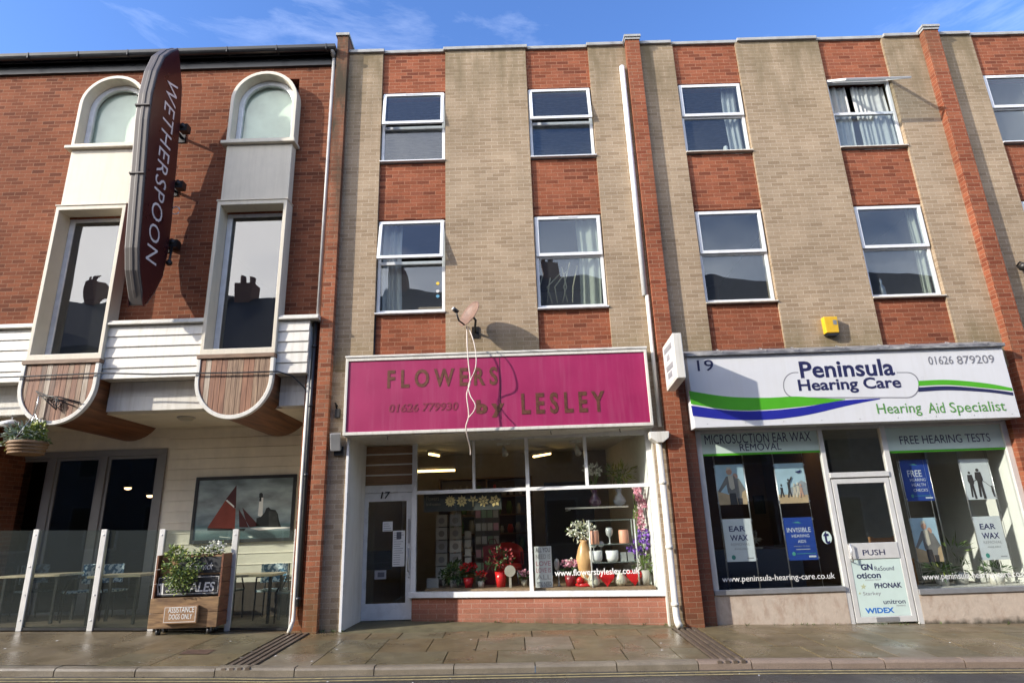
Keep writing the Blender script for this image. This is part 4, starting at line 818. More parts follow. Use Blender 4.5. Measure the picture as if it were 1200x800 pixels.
for i, a in enumerate(PX[1:]):
    w = .042 if i < 4 else .022
    lab = ['white screen post below the hanging basket', 'white screen post between the two left hand terrace tables', 'white screen post rising from behind the planter flowers', 'white screen post standing at the right side of the planter', 'thin white screen post against the brick wall by the black downpipe'][i]
    o = thing('screen_post', lab, 'post', (a, SY, gz(a)), 'white posts of the glass screen')
    m = MB(); z = gz(a); m.box(a-w, a+w, SY-.03, SY-.004, z, z+1.445); m.build('front_plate', ALU_W, o, .004)
    m = MB(); m.box(a-.028, a+.028, SY+.0, SY+.06, z, z+1.43); m.build('upright', GREYM, o)
    m = MB()
    for q in (.15, .5, .9, 1.36): m.lathe([(.012, -.003), (.012, .004)], (0, 0, 0), 8); n8 = 16; m.v[-n8:] = [(a+vx, SY-.033+vz, z+q+vy) for vx, vy, vz in m.v[-n8:]]
    m.build('bolt', STEEL, o)

# terrace furniture
TT = wood('table_top_wood', (.42, .32, .2), (.62, .5, .34), 2, (2, 10, 10), .4)
def table(x, y, w, d, rz, label):
    z = gz(x)+.01; o = thing('terrace_table', label, 'table', (x, y, z), 'tables on the pub terrace')
    m = MB(); m.box(x-w/2, x+w/2, y-d/2, y+d/2, z+.70, z+.735); t = m.build('tabletop', TT, o, .004)
    for i in (-1, 1):
        for j in (-1, 1): m = MB(); m.box(x+i*(w/2-.06)-.02, x+i*(w/2-.06)+.02, y+j*(d/2-.06)-.02, y+j*(d/2-.06)+.02, z, z+.699); m.build('leg', DARKM, o)
    return o
def weave(name, c1, c2):
    m, t, b = newmat(name); n = t.nodes.new; l = t.links.new; tc = n('ShaderNodeTexCoord'); ck = n('ShaderNodeTexVoronoi'); ck.inputs['Scale'].default_value = 26; l(tc.outputs['Object'], ck.inputs[0])
    r = n('ShaderNodeValToRGB'); r.color_ramp.interpolation = 'CONSTANT'; r.color_ramp.elements[0].color = (*c1, 1); r.color_ramp.elements[1].position = .5; r.color_ramp.elements[1].color = (*c2, 1); s = n('ShaderNodeSeparateColor'); l(ck.outputs['Color'], s.inputs[0]); l(s.outputs[0], r.inputs[0]); l(r.outputs[0], b.inputs['Base Color']); b.inputs['Roughness'].default_value = .5; return m
WV = weave('blue_white_weave', (.04, .14, .24), (.66, .76, .80)); WV2 = weave('dark_weave', (.03, .04, .05), (.12, .16, .18))
def chair(x, y, rz, label, wv):
    z = gz(x)+.01; o = thing('bistro_chair', label, 'chair', (x, y, z), 'woven chairs on the pub terrace')
    def part(name, mb, mt, bev=0): mb.turnz(0, x, y, rz); return mb.build(name, mt, o, bev)
    m = MB(); m.box(x-.21, x+.21, y-.2, y+.21, z+.43, z+.46); part('seat', m, wv, .006)
    m = MB(); ar = [(x+.235*math.cos(a), y+.02+.21*math.sin(a)) for a in [math.radians(q) for q in range(10, 171, 16)]]; inn = [(p[0]*.0+x+(p[0]-x)*.93, y+.02+(p[1]-y-.02)*.93) for p in ar]
    vs = [(*p, z+.56) for p in ar]+[(*p, z+.86) for p in ar]+[(*p, z+.56) for p in inn]+[(*p, z+.86) for p in inn]; n = len(ar); fs = []
    for i in range(n-1): fs += [(i, i+1, n+i+1, n+i), (2*n+i, 3*n+i, 3*n+i+1, 2*n+i+1), (n+i, n+i+1, 3*n+i+1, 3*n+i), (i, 2*n+i, 2*n+i+1, i+1)]
    m.add(vs, fs); part('backrest', m, wv)
    for i in (-1, 1):
        for j in (-1, 1):
            m = MB(); top = z+.43 if j < 0 else z+.85; m.tube([(x+i*.21, y+j*.2, z), (x+i*.2, y+j*.19, z+.44), (x+i*.2, y+j*.2, top+.01)], .013, 6); part('leg', m, DARKM)
    m = MB(); m.tube([(x-.2, y+.1, z+.66), (x-.23, y-.12, z+.66), (x-.21, y-.2, z+.44)], .014, 6); m.tube([(x+.2, y+.1, z+.66), (x+.23, y-.12, z+.66), (x+.21, y-.2, z+.44)], .014, 6); part('armrest', m, DARKM)
    return o
table(-5.50, .85, .95, .6, 0, 'narrow wooden terrace table behind the second glass pane from the left'); table(-4.12, .80, .85, .6, 0, 'wooden terrace table just left of the planter behind glass'); table(-2.05, .85, .9, .6, 0, 'pale terrace table under the boat picture')
chair(-5.02, 1.05, math.radians(-50), 'blue and white woven chair at the right end of the table below the basket', WV); chair(-4.62, 1.25, math.radians(60), 'blue and white woven chair peeping from behind the middle white post', WV)
chair(-1.88, 1.30, 0, 'blue and white woven chair behind the table under the boat picture', WV); chair(-1.45, 1.0, math.radians(-80), 'dark woven chair beside the brick wall under the boat picture', WV2); chair(-5.85, 1.2, math.radians(70), 'dark woven chair at the left edge behind the glass', WV2); chair(-2.62, 1.2, math.radians(80), 'dark woven chair half hidden behind the planter', WV2)

# lamps and bottles in the bar
for i, (u, v) in enumerate(((153, 571), (183, 580))):
    x, z = at(u-3-4*i, v, 3.4); o = thing('pendant_lamp', ['lit pendant lamp deep in the bar, the higher left one', 'lit pendant lamp deep in the bar, the lower right one'][i], 'lamp', (x, 3.4, z), 'lit pendant lamps in the bar')
    MB().lathe([(.09, .0), (.085, .04), (.03, .09), (.01, .1)], (x, 3.4, z), 14).build('lamp_shade', DARKM, o); MB().ball((x, 3.4, z-.01), .07, .07, .04).build('bulb', lamp_mat('warm_bulb', (1, .62, .28), 5), o); MB().tube([(x, 3.4, z+.09), (x, 3.4, 3.39)], .006, 6).build('cord', BLACK, o)
bt = [M('bottle_green', (.02, .06, .03), .15), M('bottle_clear', (.35, .35, .33), .15), M('bottle_brown', (.1, .04, .015), .15)]
for i in range(14):
    x = -6.25+i*.135; zz = 1.87 if i % 2 else 1.48; o = MB().lathe([(.035, 0), (.038, .18), (.014, .24), (.014, .30)], (x, 5.65, zz), 10).build('bottle', bt[i % 3]); tag(o, 'bottle on the back shelves of the dark bar', 'bottle', 'bottles behind the bar')

# planter
PB = wood('planter_wood', (.09, .045, .02), (.29, .175, .08), 2.5, (1.5, 9, 9)); PBR = wood('planter_side_wood', (.11, .04, .018), (.20, .075, .035), 2.5, (9, 1.5, 9))
px0, px1, py0, py1 = -3.03, -2.04, -.32, .0; pz = gz(-2.5, -.2)
P = thing('wooden_planter', 'stepped wooden planter trolley with black ale board and plant hanging over it', 'planter', (-2.53, -.16, pz))
m = MB()
for i in range(2): m.box(px0, px1, py0, py0+.03, pz+.10+i*.205, pz+.30+i*.205)
m.box(px0+.03, px1-.0, py0+.0301, py0+.16, pz+.48, pz+.503); m.build('lower_crate', PB, P, .004)
m = MB()
for i in range(5): m.box(px1-.03, px1, py0+.031, py1, pz+.10+i*.2, pz+.295+i*.2)
for i in range(5): m.box(px0, px0+.03, py0+.031, py1, pz+.10+i*.2, pz+.295+i*.2)
m.box(px0+.031, px1-.031, py1-.03, py1, pz+.1, pz+1.09); m.build('side_board', PBR, P, .004)
m = MB()
for i in range(2): m.box(px0+.035, px1-.032, py0+.10, py0+.13, pz+.53+i*.275, pz+.80+i*.275)
m.box(px0+.035, px1-.032, py0+.13, py1-.031, pz+.98, pz+1.0); m.build('upper_crate', PB, P, .004)
m = MB(); bz0, bz1 = pz+.525, pz+.80; by = py0+.072; m.box(px0+.02, px1-.035, by, by+.025, bz0, bz1, 0)
m.rect_ring(px0+.045, px1-.06, bz0+.022, bz1-.022, .006, by-.002, by-.0002, 1)
m.textpx('ALES', 221.5, 681.5, 250.5, 693, by-.001, 1, .022, .002, .02); m.textpx('& GUEST', 194, 682, 212, 687, by-.001, 1, 0, .002); m.textpx('CRAFT BEER', 194, 690.5, 213, 693, by-.001, 1, 0, .002)
def pt(pts, mi): m.polypx([(150+a/7.27, 640+b/7.27) for a, b in pts], by-.0008, .002, mi)
pt([(246, 320), (258, 412), (298, 410), (303, 312)], 1); pt([(256, 335), (265, 395), (276, 395), (276, 330)], 0)
m.build('ale_board', [M('chalkboard', (.018, .02, .024), .6, var=.2), M('chalk_white', (.72, .72, .7), .7, var=.1)], P)
m = MB(); by2 = py0+.09; m.box(px0+.30, px1-.06, by2, by2+.009, pz+.83, pz+1.05, 0); m.textpx('Chiswick', 222, 659, 249, 667, by2-.001, 1, 0, .002, .02); m.build('chalk_sign', [M('chalkboard_upper', (.022, .024, .027), .6), PAPER], P)
m = MB(); cz = pz+.20; m.box(px0+.24, px0+.72, py0-.06, py0-.002, pz+.17, pz+.40, 0); m.rect_ring(px0+.255, px0+.705, pz+.185, pz+.385, .005, py0-.062, py0-.0602, 1)
m.textpx('ASSISTANCE', 197.3, 710.6, 227.5, 717.2, py0-.061, 1, .0, .002); m.textpx('DOGS ONLY', 198, 719, 225, 725, py0-.061, 1, .0, .002); m.build('plaque', [wood('plaque_wood', (.22, .12, .06), (.34, .2, .1), 3, (2, 9, 9)), PAPER], P, 0)
for x in (px0+.13, px1-.13):
    for y in (py0+.07, py1-.06):
        m = MB(); m.tube([(x-.018, y, pz+.05), (x+.018, y, pz+.05)], .047, 14); w = m.build('caster', BLACK, P); m = MB(); m.box(x-.028, x-.02, y-.02, y+.02, pz+.04, pz+.099); m.box(x+.02, x+.028, y-.02, y+.02, pz+.04, pz+.099); m.build('fork', STEEL, w)
m = MB(); c = at(214, 668, py0-.0); m.clump((c[0]-.02, py0+.02, c[1]+.05), (.30, .17, .22), 700, .045, .013, (0, 0, 1, 2)); m.clump((c[0]-.0, py0-.02, c[1]-.13), (.24, .12, .20), 520, .042, .012, (0, 0, 1, 2))
m.clump((px0+.2, py0+.16, pz+1.12), (.16, .1, .1), 130, .06, .018, (2, 2, 0)); m.clump((px1-.3, py0+.18, pz+1.10), (.24, .1, .08), 170, .06, .015, (0, 1, 2))
tag(m.build('trailing_plant', [GREEN1, GREEN2, GREEN3]), 'bushy green plant spilling over the front of the wooden planter', 'plant')
m = MB(); m.clump((px1-.20, py0+.16, pz+1.19), (.16, .09, .08), 170, .03, .018, (0, 0, 0, 1)); tag(m.build('white_flowers', [PETW, GREEN1]), 'cluster of small white flowers at the top right of the wooden planter', 'flowers')

# hanging basket and its bracket
bx, byy = -5.24, -.34; hz = at(28, 523, byy)[1]
o = thing('hanging_basket', 'woven hanging basket of silver leaved plants by the pub doors', 'basket', (bx, byy, hz-.14))
m = MB(); m.lathe([(.20, -.13), (.235, -.08), (.25, 0), (.255, .07), (.24, .075), (.22, .0)], (bx, byy, hz), 22); 
for q in range(4): m.tube([(bx+(.225+.012*q)*math.cos(a), byy+(.225+.012*q)*math.sin(a), hz-.11+.05*q) for a in [i*2*math.pi/22 for i in range(23)]], .016, 6, 0, False)
m.build('wicker_bowl', wood('wicker', (.09, .045, .02), (.34, .20, .09), 6, (26, 26, 34)), o)
m = MB(); tp = (bx+.02, byy, hz+.52)
for q in range(3): a = q*2.1+.4; m.tube([(bx+.25*math.cos(a), byy+.25*math.sin(a), hz+.06), tp], .007, 5)
m.tube([tp, (bx+.03, byy, hz+.66), (bx+.03, byy, hz+.80)], .008, 5); m.build('chain', STEEL, o)
m = MB(); m.clump((bx-.10, byy-.02, hz+.18), (.22, .2, .17), 420, .10, .013, (1, 1, 1, 0)); m.clump((bx+.10, byy, hz+.22), (.10, .12, .18), 150, .08, .022, (0, 2)); m.clump((bx-.25, byy, hz+.05), (.10, .14, .09), 70, .08, .012, (1, 2)); m.clump((bx+.2, byy, hz+.09), (.14, .15, .05), 60, .06, .012, (0, 3)); m.build('foliage', [GREEN1, SILVL, GREEN3, GREEN2], o)
o = thing('basket_bracket', 'black wrought iron bracket on the left plank front', 'bracket', (-4.75, -.3, 3.35))
m = MB(); q0 = (bx+.03, byy, hz+.80); xr = -4.35
m.tube([q0, (-4.9, -.33, 3.65), (-4.55, -.32, 3.55)], .012, 6); m.build('arm', DARKM, o)
def bp_(a, b): x, z = at(a, b, -.33); return (x, -.33, z)
m = MB()
for seg in (((42, 458), (66, 480)), ((42, 458), (88, 476)), ((66, 480), (66, 465)), ((66, 465), (70, 470)), ((52, 467), (60, 466))): m.tube([bp_(*seg[0]), bp_(*seg[1])], .009, 6)
m.tube([bp_(66+5*math.cos(a)*(1-a/14), 472+6*math.sin(a)*(1-a/14)) for a in [i*.5 for i in range(20)]], .007, 6); m.build('scroll', DARKM, o)
# ------------------------------------------------------------------ signs of the shops
o = thing('fascia_sign', 'magenta shop fascia with faded gold lettering and hanging cables in front', 'sign', (2.06, -.1, 2.9), 'shop fascia signs')
Y0 = -.20; fx0, fx1, fz0, fz1 = -.385, 4.52, 2.90, 4.16
m = MB(); m.rect_ring(fx0, fx1, fz0, fz1, .045, Y0-.03, -.002, 0, .05, .055); m.build('frame', WHITEP, o, .006)
m = MB(); m.box(fx0+.044, fx1-.044, Y0-.01, -.003, fz0+.049, fz1-.054); m.build('panel', MAG, o)
m = MB(); m.box(fx0-.01, fx1+.01, Y0-.045, -.002, fz1+.001, fz1+.035); m.build('top_trim', M('weathered_trim', (.62, .60, .55), .6, var=.15, dirt=.7, dirtcol=(.08, .07, .06), dscale=4, dstretch=(1, 3, 3)), o, .005)
PYF = Y0-.011
def ghost(s, u0, v0, u1, v1, mat, bold, sh=0.0):
    m = MB(); m.textpx(s, u0, v0, u1, v1, PYF, 0, bold, .004, sh); m.build('lettering', mat, o)
ghost('F L O W E R S', 454, 431.5, 583, 453, GOLD, .026); ghost('b y', 558, 468, 591, 489, GOLD, .055); ghost('L E S L E Y', 611, 459, 709, 484, GOLD, .03); ghost('01626 779930', 455, 472, 536, 482, GOLDF, .02, .02)
m = MB(); a = at(585.5, 418, PYF); b = at(587, 491, PYF); m.box((a[0]+b[0])/2-.004, (a[0]+b[0])/2+.004, PYF-.002, PYF+.001, b[1], a[1]+.02); m.build('panel_joint', BLACK, o)
o = thing('fascia_sign', 'white shop fascia numbered 19 with green and blue waves', 'sign', (7.7, -.13, 2.8), 'shop fascia signs')
Y1 = -.27; fx0, fx1, fz0, fz1 = 5.15, 10.27, 2.83, 3.98
m = MB(); m.box(fx0, fx1, Y1, -.002, fz0, fz1, 0)
m.build('panel', SIGNW, o, .004)
yv = Y1-.001
def V(pts, mat, name, th=.002):
    m = MB(); m.polypx([(760+a/2.727, 350+b/2.727) for a, b in pts], yv, th); return m.build(name, mat, o)
def curve(ps, n=14):
    out = []
    for i in range(len(ps)-1):
        p0 = ps[max(i-1, 0)]; p1 = ps[i]; p2 = ps[i+1]; p3 = ps[min(i+2, len(ps)-1)]
        for k in range(n):
            t = k/n; out.append(tuple(.5*((2*p1[j])+(-p0[j]+p2[j])*t+(2*p0[j]-5*p1[j]+4*p2[j]-p3[j])*t*t+(-p0[j]+3*p1[j]-3*p2[j]+p3[j])*t**3) for j in (0, 1)))
    return out+[ps[-1]]
V(curve([(129, 294), (250, 312), (370, 316), (470, 312), (545, 317), (628, 320)])+curve([(628, 322), (520, 340), (370, 354), (260, 354), (136, 336)]), GREENV, 'green_wave')
V(curve([(136, 341), (260, 357), (380, 357), (500, 345), (620, 325), (740, 318)])+curve([(740, 320), (640, 340), (500, 372), (380, 386), (260, 386), (142, 374)]), BLUEV, 'blue_wave')
V(curve([(862, 262), (960, 259), (1080, 270), (1161, 285)])+curve([(1164, 294), (1080, 285), (960, 275), (862, 278)]), GREENV, 'green_wave')
V(curve([(862, 283), (960, 279), (1080, 288), (1164, 299)])+curve([(1166, 309), (1080, 298), (960, 292), (862, 297)]), NAVY, 'blue_wave')
def L9(s, u0, v0, u1, v1, mat, bold=0.0): m = MB(); m.textpx(s, u0, v0, u1, v1, yv-.0022, 0, bold, .002); m.build('lettering', mat, o)
m = MB(); fx = lambda a, b: at(760+a/2.727, 350+b/2.727, yv)
ow = [];
def rr(x0, x1, y0, y1, r):
    pts = []
    for cx, cy, a0 in ((x1-r, y0+r, -90), (x1-r, y1-r, 0), (x0+r, y1-r, 90), (x0+r, y0+r, 180)):
        for k in range(9): a = math.radians(a0+k*90/8); pts.append(fx(cx+r*math.cos(a), cy+r*math.sin(a)))
    return pts
m.prism(rr(430, 865, 234, 317, 38), yv-.0006, yv, 'y'); m.build('logo_ground', SIGNW, o)
m = MB(); m.ring(rr(430, 865, 234, 317, 38), rr(433, 862, 237, 314, 36), yv-.0016, yv-.0008); m.build('logo_outline', GREYV, o)
m = MB(); a = fx(478, 230); b = fx(796, 250); m.box(a[0], b[0], yv-.0022, yv-.0018, b[1], a[1]); a = fx(628, 308); b = fx(682, 322); m.build('logo_ground', SIGNW, o)
L9('Peninsula', 936.8, 421.6, 1047.6, 441.6, NAVY, .022); L9('Hearing Care', 935.4, 442.6, 1056.2, 460.2, NAVY, .022); L9('19', 817, 421.6, 836, 434.6, NAVY, .004); L9('01626', 1087.6, 417.2, 1116.5, 426.6, GREYV); L9('879209', 1121, 416.2, 1165, 425.8, GREYV); L9('Hearing', 1027.8, 472, 1079.8, 487.6, GREENT); L9('Aid', 1087.3, 471.4, 1106.6, 483.6, GREENT); L9('Specialist', 1113, 470.2, 1178.7, 485.8, GREENT)
m = MB(); m.prism([(Y1-.05, fz1+.002), (Y1-.05, fz1+.05), (-.003, fz1+.17), (-.003, fz1+.002)], fx0-.02, fx1+.03, 'x')
x = fx0
while x < fx1-.3: x += R_.uniform(.45, .8); m.tube([(x, Y1-.055, fz1+.05), (x+.02, -.01, fz1+.175)], .012, 6)
m.build('lead_flashing', LEAD, o, .004)
m = MB()
for i in range(9): x = fx0+.2+i*.6; m.box(x-.006, x+.006, Y1-.004, Y1-.0002, fz0+.05, fz0+.062)
m.build('screw', GREYM, o)
# projecting box sign
o = thing('projecting_sign', 'small white box sign sticking out from the red brick pier', 'sign', (4.86, -.5, 3.5))
m = MB(); m.prism([(-.20, 3.44), (-.88, 3.50), (-.88, 4.21), (-.20, 4.17)], 4.79, 4.93, 'x'); m.build('sign_box', WHITEP, o, .012)
m = MB(); m.prism([(-.23, 3.48), (-.85, 3.535), (-.85, 4.165), (-.23, 4.13)], 4.784, 4.789, 'x'); m.build('sign_face', SIGNW, o)
m = MB()
for z, a, b in ((4.00, -.78, -.30), (3.86, -.60, -.42), (3.70, -.76, -.34), (3.58, -.66, -.40)):      # worn dark marks of the lettering
    k = int((b-a)/.05)
    for i in range(k): y = a+i*(b-a)/k; m.prism([(y, z), (y+.008, z+.10), (y+.036, z+.095), (y+.04, z+.01)], 4.781, 4.7838, 'x')
m.build('worn_lettering', GREYV, o)
m = MB(); m.box(4.84, 4.88, -.2, -.131, 4.0, 4.03); m.box(4.84, 4.88, -.2, -.131, 3.56, 3.59); m.box(4.82, 4.90, -.139, -.1305, 3.5, 4.1); m.build('wall_bracket', WHITEP, o)
# alarm box
o = thing('alarm_box', 'yellow burglar alarm box on the buff brick above the white fascia', 'alarm', (7.68, 0, 4.32))
m = MB(); m.prism([(7.57, 4.36), (7.79, 4.36), (7.80, 4.645), (7.565, 4.645)], -.11, -.002, 'y'); m.build('casing', YEL, o, .012)
m = MB(); m.prism([(7.60, 4.315), (7.76, 4.315), (7.79, 4.358), (7.57, 4.358)], -.10, -.002, 'y'); m.build('lamp_base', BLACK, o)
m = MB(); m.box(7.71, 7.77, -.113, -.1102, 4.5, 4.58); m.build('label_plate', GREYM, o)
# satellite dish and its cables
nrm = Vector((-.68, -.60, .42)).normalized(); dc = Vector((1.68, -.33, 4.79)); e1 = nrm.cross(Vector((0, 0, 1))).normalized(); e2 = e1.cross(nrm).normalized()
o = thing('satellite_dish', 'brownish mesh satellite dish on the buff wall above the magenta fascia', 'dish', (1.66, 0, 4.6))
m = MB(); vs = []; fs = []; NR, NA = 5, 28
for s_ in (0, 1):
    for i in range(NR+1):
        for k in range(NA):
            r = .235*i/NR; a = 2*math.pi*k/NA; vs.append(dc+e1*r*math.cos(a)*.96+e2*r*math.sin(a)*1.08+nrm*((r/.235)**2*.06-s_*.008))
B_ = (NR+1)*NA
for s_ in (0, 1):
    for i in range(NR):
        for k in range(NA): fs.append((s_*B_+i*NA+k, s_*B_+i*NA+(k+1) % NA, s_*B_+(i+1)*NA+(k+1) % NA, s_*B_+(i+1)*NA+k))
for k in range(NA): fs.append((NR*NA+k, NR*NA+(k+1) % NA, B_+NR*NA+(k+1) % NA, B_+NR*NA+k))
m.add(vs, fs, 0, True); m.build('reflector', M('dish_brown', (.20, .12, .09), .55, var=.3, vs=20, dirt=.5, dirtcol=(.16, .09, .06), dscale=10), o)
lnb = dc+nrm*.32-e2*.12; m = MB(); m.tube([dc-e2*.235+nrm*.06, dc-e2*.235+nrm*.18, lnb-nrm*.02], .014, 8); m.build('feed_arm', DARKM, o)
m = MB(); m.tube([lnb+nrm*.03, lnb-nrm*.06], .035, 12); m.tube([lnb+nrm*.05, lnb+nrm*.03], .028, 12, 1); m.build('receiver', [BLACK, ALU_W], o)
m = MB(); m.tube([dc-nrm*.005, dc-nrm*.10-e2*.02, (1.72, -.13, 4.62), (1.72, -.005, 4.60)], .02, 8); m.box(1.66, 1.78, -.015, -.001, 4.5, 4.7); m.build('wall_mount', DARKM, o)
CAB = M('pale_cable', (.64, .56, .5), .6, var=.1)
def cpath(pts): 
    out = []
    for u, v, y in pts: x, z = at(u, v, y); out.append((x, y, z))
    c = curve([p for p in [(i, 0) for i in range(2)]], 1)
    res = []
    for i in range(len(out)-1):
        p0, p1, p2, p3 = Vector(out[max(i-1, 0)]), Vector(out[i]), Vector(out[i+1]), Vector(out[min(i+2, len(out)-1)])
        for k in range(6): t = k/6; res.append(.5*((2*p1)+(-p0+p2)*t+(2*p0-5*p1+4*p2-p3)*t*t+(-p0+3*p1-3*p2+p3)*t**3))
    return res+[Vector(out[-1])]
c1 = cpath([(547, 382, -.30), (547.5, 405, -.42), (549, 425, -.44), (551, 447, -.42), (547, 462, -.44), (549, 480, -.44), (549, 489, -.42), (546, 500, -.40), (548, 512, -.30), (551, 524, -.12), (551.5, 533, -.03)])
c2 = cpath([(549, 383, -.30), (555, 400, -.46), (558, 418, -.50), (557, 432, -.50), (552, 444, -.44), (549, 452, -.42), (551, 463, -.46), (557, 474, -.50), (555, 482, -.48), (549, 489, -.42)])
tag(MB().tube(c1, .0095, 6).build('dish_cable', CAB), 'long pale cable dangling from the dish to the shop window top', 'cable'); tag(MB().tube(c2, .0085, 6).build('dish_cable', CAB), 'shorter looping pale cable knotted in front of the magenta fascia', 'cable')
# cable down the left reveal, hooks and small wall fittings
m = MB(); m.tube([(0.012, .03, 4.96), (0.012, .03, 4.3), (.03, -.01, 4.22), (.25, -.02, 4.21)], .012, 6); m.tube([(-.3, -.02, 4.235), (.1, -.03, 4.215), (.9, -.03, 4.22), (1.2, -.02, 4.205), (1.9, -.03, 4.22), (2.8, -.02, 4.21)], .009, 5); tag(m.build('wall_cable', BLACK), 'thin dark cable lying along the top of the magenta fascia', 'cable')
o = thing('wall_floodlight', 'small silver floodlight on the shaded buff brick beside the pub pier', 'lamp', (-.51, -.02, 2.7)); m = MB(); m.prism([(-.1, 2.68), (-.17, 2.94), (-.11, 2.97), (-.04, 2.72)], -.60, -.44, 'x'); m.build('lamp_head', GREYM, o, .006); m = MB(); m.box(-.56, -.42, -.04, -.001, 2.62, 2.76); m.build('wall_box', BLACK, o)
o = thing('junction_box', 'dark junction box with a bent spout on the shaded buff brick', 'fitting', (-.54, -.02, 3.25)); m = MB(); m.box(-.57, -.49, -.07, -.001, 3.22, 3.36); m.build('box', BLACK, o, .006); m = MB(); m.tube([(-.55, -.03, 3.36), (-.57, -.06, 3.46), (-.53, -.07, 3.40)], .014, 6); m.build('spout', DARKM, o)
o = thing('wall_lantern', 'dark lantern on the buff wall at the right edge', 'lamp', (11.42, -.1, 5.0)); c = at(1199, 312, -.12); m = MB(); m.lathe([(.02, -.10), (.07, -.06), (.10, .0), (.04, .05)], (c[0], -.14, c[1]), 14); m.build('lamp_shade', DARKM, o); m = MB(); m.tube([(c[0], -.14, c[1]+.04), (c[0], -.08, c[1]+.1), (c[0], -.001, c[1]+.06)], .015, 6); m.build('arm', DARKM, o)

# ------------------------------------------------------------------ inside the flats: curtains and things on the sills
def curtain(x0, x1, z0, z1, label, mat=CURT, lean=0.0, y=.20, n=40, group='curtains in the upper windows'):
    m = MB(); ph = R_.uniform(0, 6); k = max(2.5, (x1-x0)/R_.uniform(.09, .15)); vs = []; fs = []; RZ = 6
    for j in range(RZ+1):
        t = j/RZ
        for i in range(n+1):
            s = i/n; x = lerp(x0, x1, s)+lean*(t**1.4)*(1 if lean < 0 else 1)*(1-s if lean > 0 else s)
            vs.append((x+.012*math.sin(t*5+ph), y+(.014+.016*t)*math.sin((s+.05*math.sin(7*s+ph))*k*2*math.pi+t*.9+ph)+.012*math.sin(s*k*3.1+ph*2), lerp(z1, z0+.04*math.sin(ph), t)))
    for j in range(RZ):
        for i in range(n): a = j*(n+1)+i; fs.append((a, a+1, a+n+2, a+n+1))
    m.add(vs, fs, 0, True); return tag(m.build('curtain', mat), label, 'curtain', group)
curtain(.08, .42, 5.0, 6.74, 'white net curtain gathered at the left of the open window above the dish'); curtain(3.56, 3.93, 5.0, 6.74, 'cream curtain at the right of the window with bare twigs', CURTC, .0)
curtain(6.55, 6.84, 7.97, 9.47, 'white curtain behind the window right of the tall white pipe top'); curtain(8.6, 8.98, 7.97, 9.42, 'white lace curtain on the left half of the wide open window'); curtain(9.10, 9.72, 7.97, 9.42, 'white lace curtain on the right half of the wide open window', CURT)
curtain(9.56, 9.73, 5.0, 6.74, 'narrow pale curtain at the right of the window above the yellow alarm', CURTC)
m = MB(); rn = random.Random(3); bx, bz = at(655, 352, .3)
for k in range(7):
    x = bx-.30+k*.09; m.tube([(x, .28, bz-.05), (x+rn.uniform(-.08, .12), .28, bz+.25), (x+rn.uniform(-.16, .22), .27, bz+rn.uniform(.4, .75))], .012, 5)
tag(m.build('bare_twigs', M('pale_twig', (.5, .45, .3), .7)), 'bare pale twigs standing on a window sill beside the cream curtain', 'twigs')
x, z = at(850, 172, .2); m = MB(); m.lathe([(.05, 0), (.06, .04), (.035, .12), (.045, .16), (.035, .20), (.01, .215)], (x, .2, 7.985), 12); tag(m.build('figurine', PAPER), 'small white figurine on an upper window sill', 'ornament')
x, z = at(1037, 345, .25); m = MB(); m.lathe([(.12, 0), (.13, .06), (.05, .10), (.06, .16), (.05, .28), (.02, .33), (.03, .40), (.005, .46)], (x, .3, 5.01), 14); tag(m.build('figurine', GREYM), 'grey statuette on the sill of the window above the alarm box', 'ornament')
m = MB(); m.box(.72, 1.13, .2, .4, 5.015, 5.16); tag(m.build('cardboard_box', M('cardboard', (.42, .30, .2), .8)), 'cardboard box on the sill inside the window above the dish', 'box')
for i, (v, c_) in enumerate(((332, (.75, .5, .05)), (341, (.6, .6, .6)), (347, (.1, .3, .45)))):
    x, z = at(513, v, .095); m = MB(); m.prism([(x+.03*math.cos(a), z+.03*math.sin(a)) for a in [i_*math.pi/6 for i_ in range(12)]], .094, .0965, 'y'); tag(m.build('window_sticker', M('sticker_%d' % i, c_, .5)), ['round yellow sticker on the open flat window', 'round grey sticker below the yellow one on a flat window', 'round blue sticker below the grey one on a flat window'][i], 'sticker', 'stickers on the flat window')

# ------------------------------------------------------------------ inside the flower shop
LZ = .502
before = set(bpy.data.objects)
def pos(u, v, y): return at(u, v, y)
WARM = lamp_mat('warm_tube', (1, .66, .25), 3)
for i, (a, b, lab) in enumerate((((.22, 3.0, 2.60), (1.08, 3.0, 2.60), 'long horizontal lit strip light at the left of the shop'), ((.60, 2.6, 2.90), (.70, 3.4, 2.95), 'short slanting lit strip light above the long one'), ((2.70, 2.6, 2.78), (3.1, 3.7, 2.95), 'slanting lit strip light right of the window centre bar'))):
    o = thing('strip_light', lab, 'light', a, 'strip lights in the flower shop'); A, B = Vector(a), Vector(b); MB().tube([A, B], .022, 8).build('tube', WARM, o); MB().bar(A+Vector((0, 0, .05)), B+Vector((0, 0, .05)), .09, .05).build('housing', WHITEP, o)
for i, (u, v) in enumerate(((590, 525), (675, 524))):
    x, z = at(u, v, 1.6); o = thing('ceiling_spotlight', ['white ceiling spotlight left of the window centre', 'white ceiling spotlight in the right half of the shop window'][i], 'light', (x, 1.6, z), 'white ceiling spotlights'); MB().tube([(x, 1.6, z), (x+.03, 1.5, z-.13)], [.035, .06], 12).build('lamp_head', WHITEP, o); MB().tube([(x, 1.6, 2.99), (x, 1.6, z)], .014, 6).build('stem', WHITEP, o); MB().box(x-.12, x+.12, 1.57, 1.63, 2.9, 2.94).build('track', WHITEP, o)
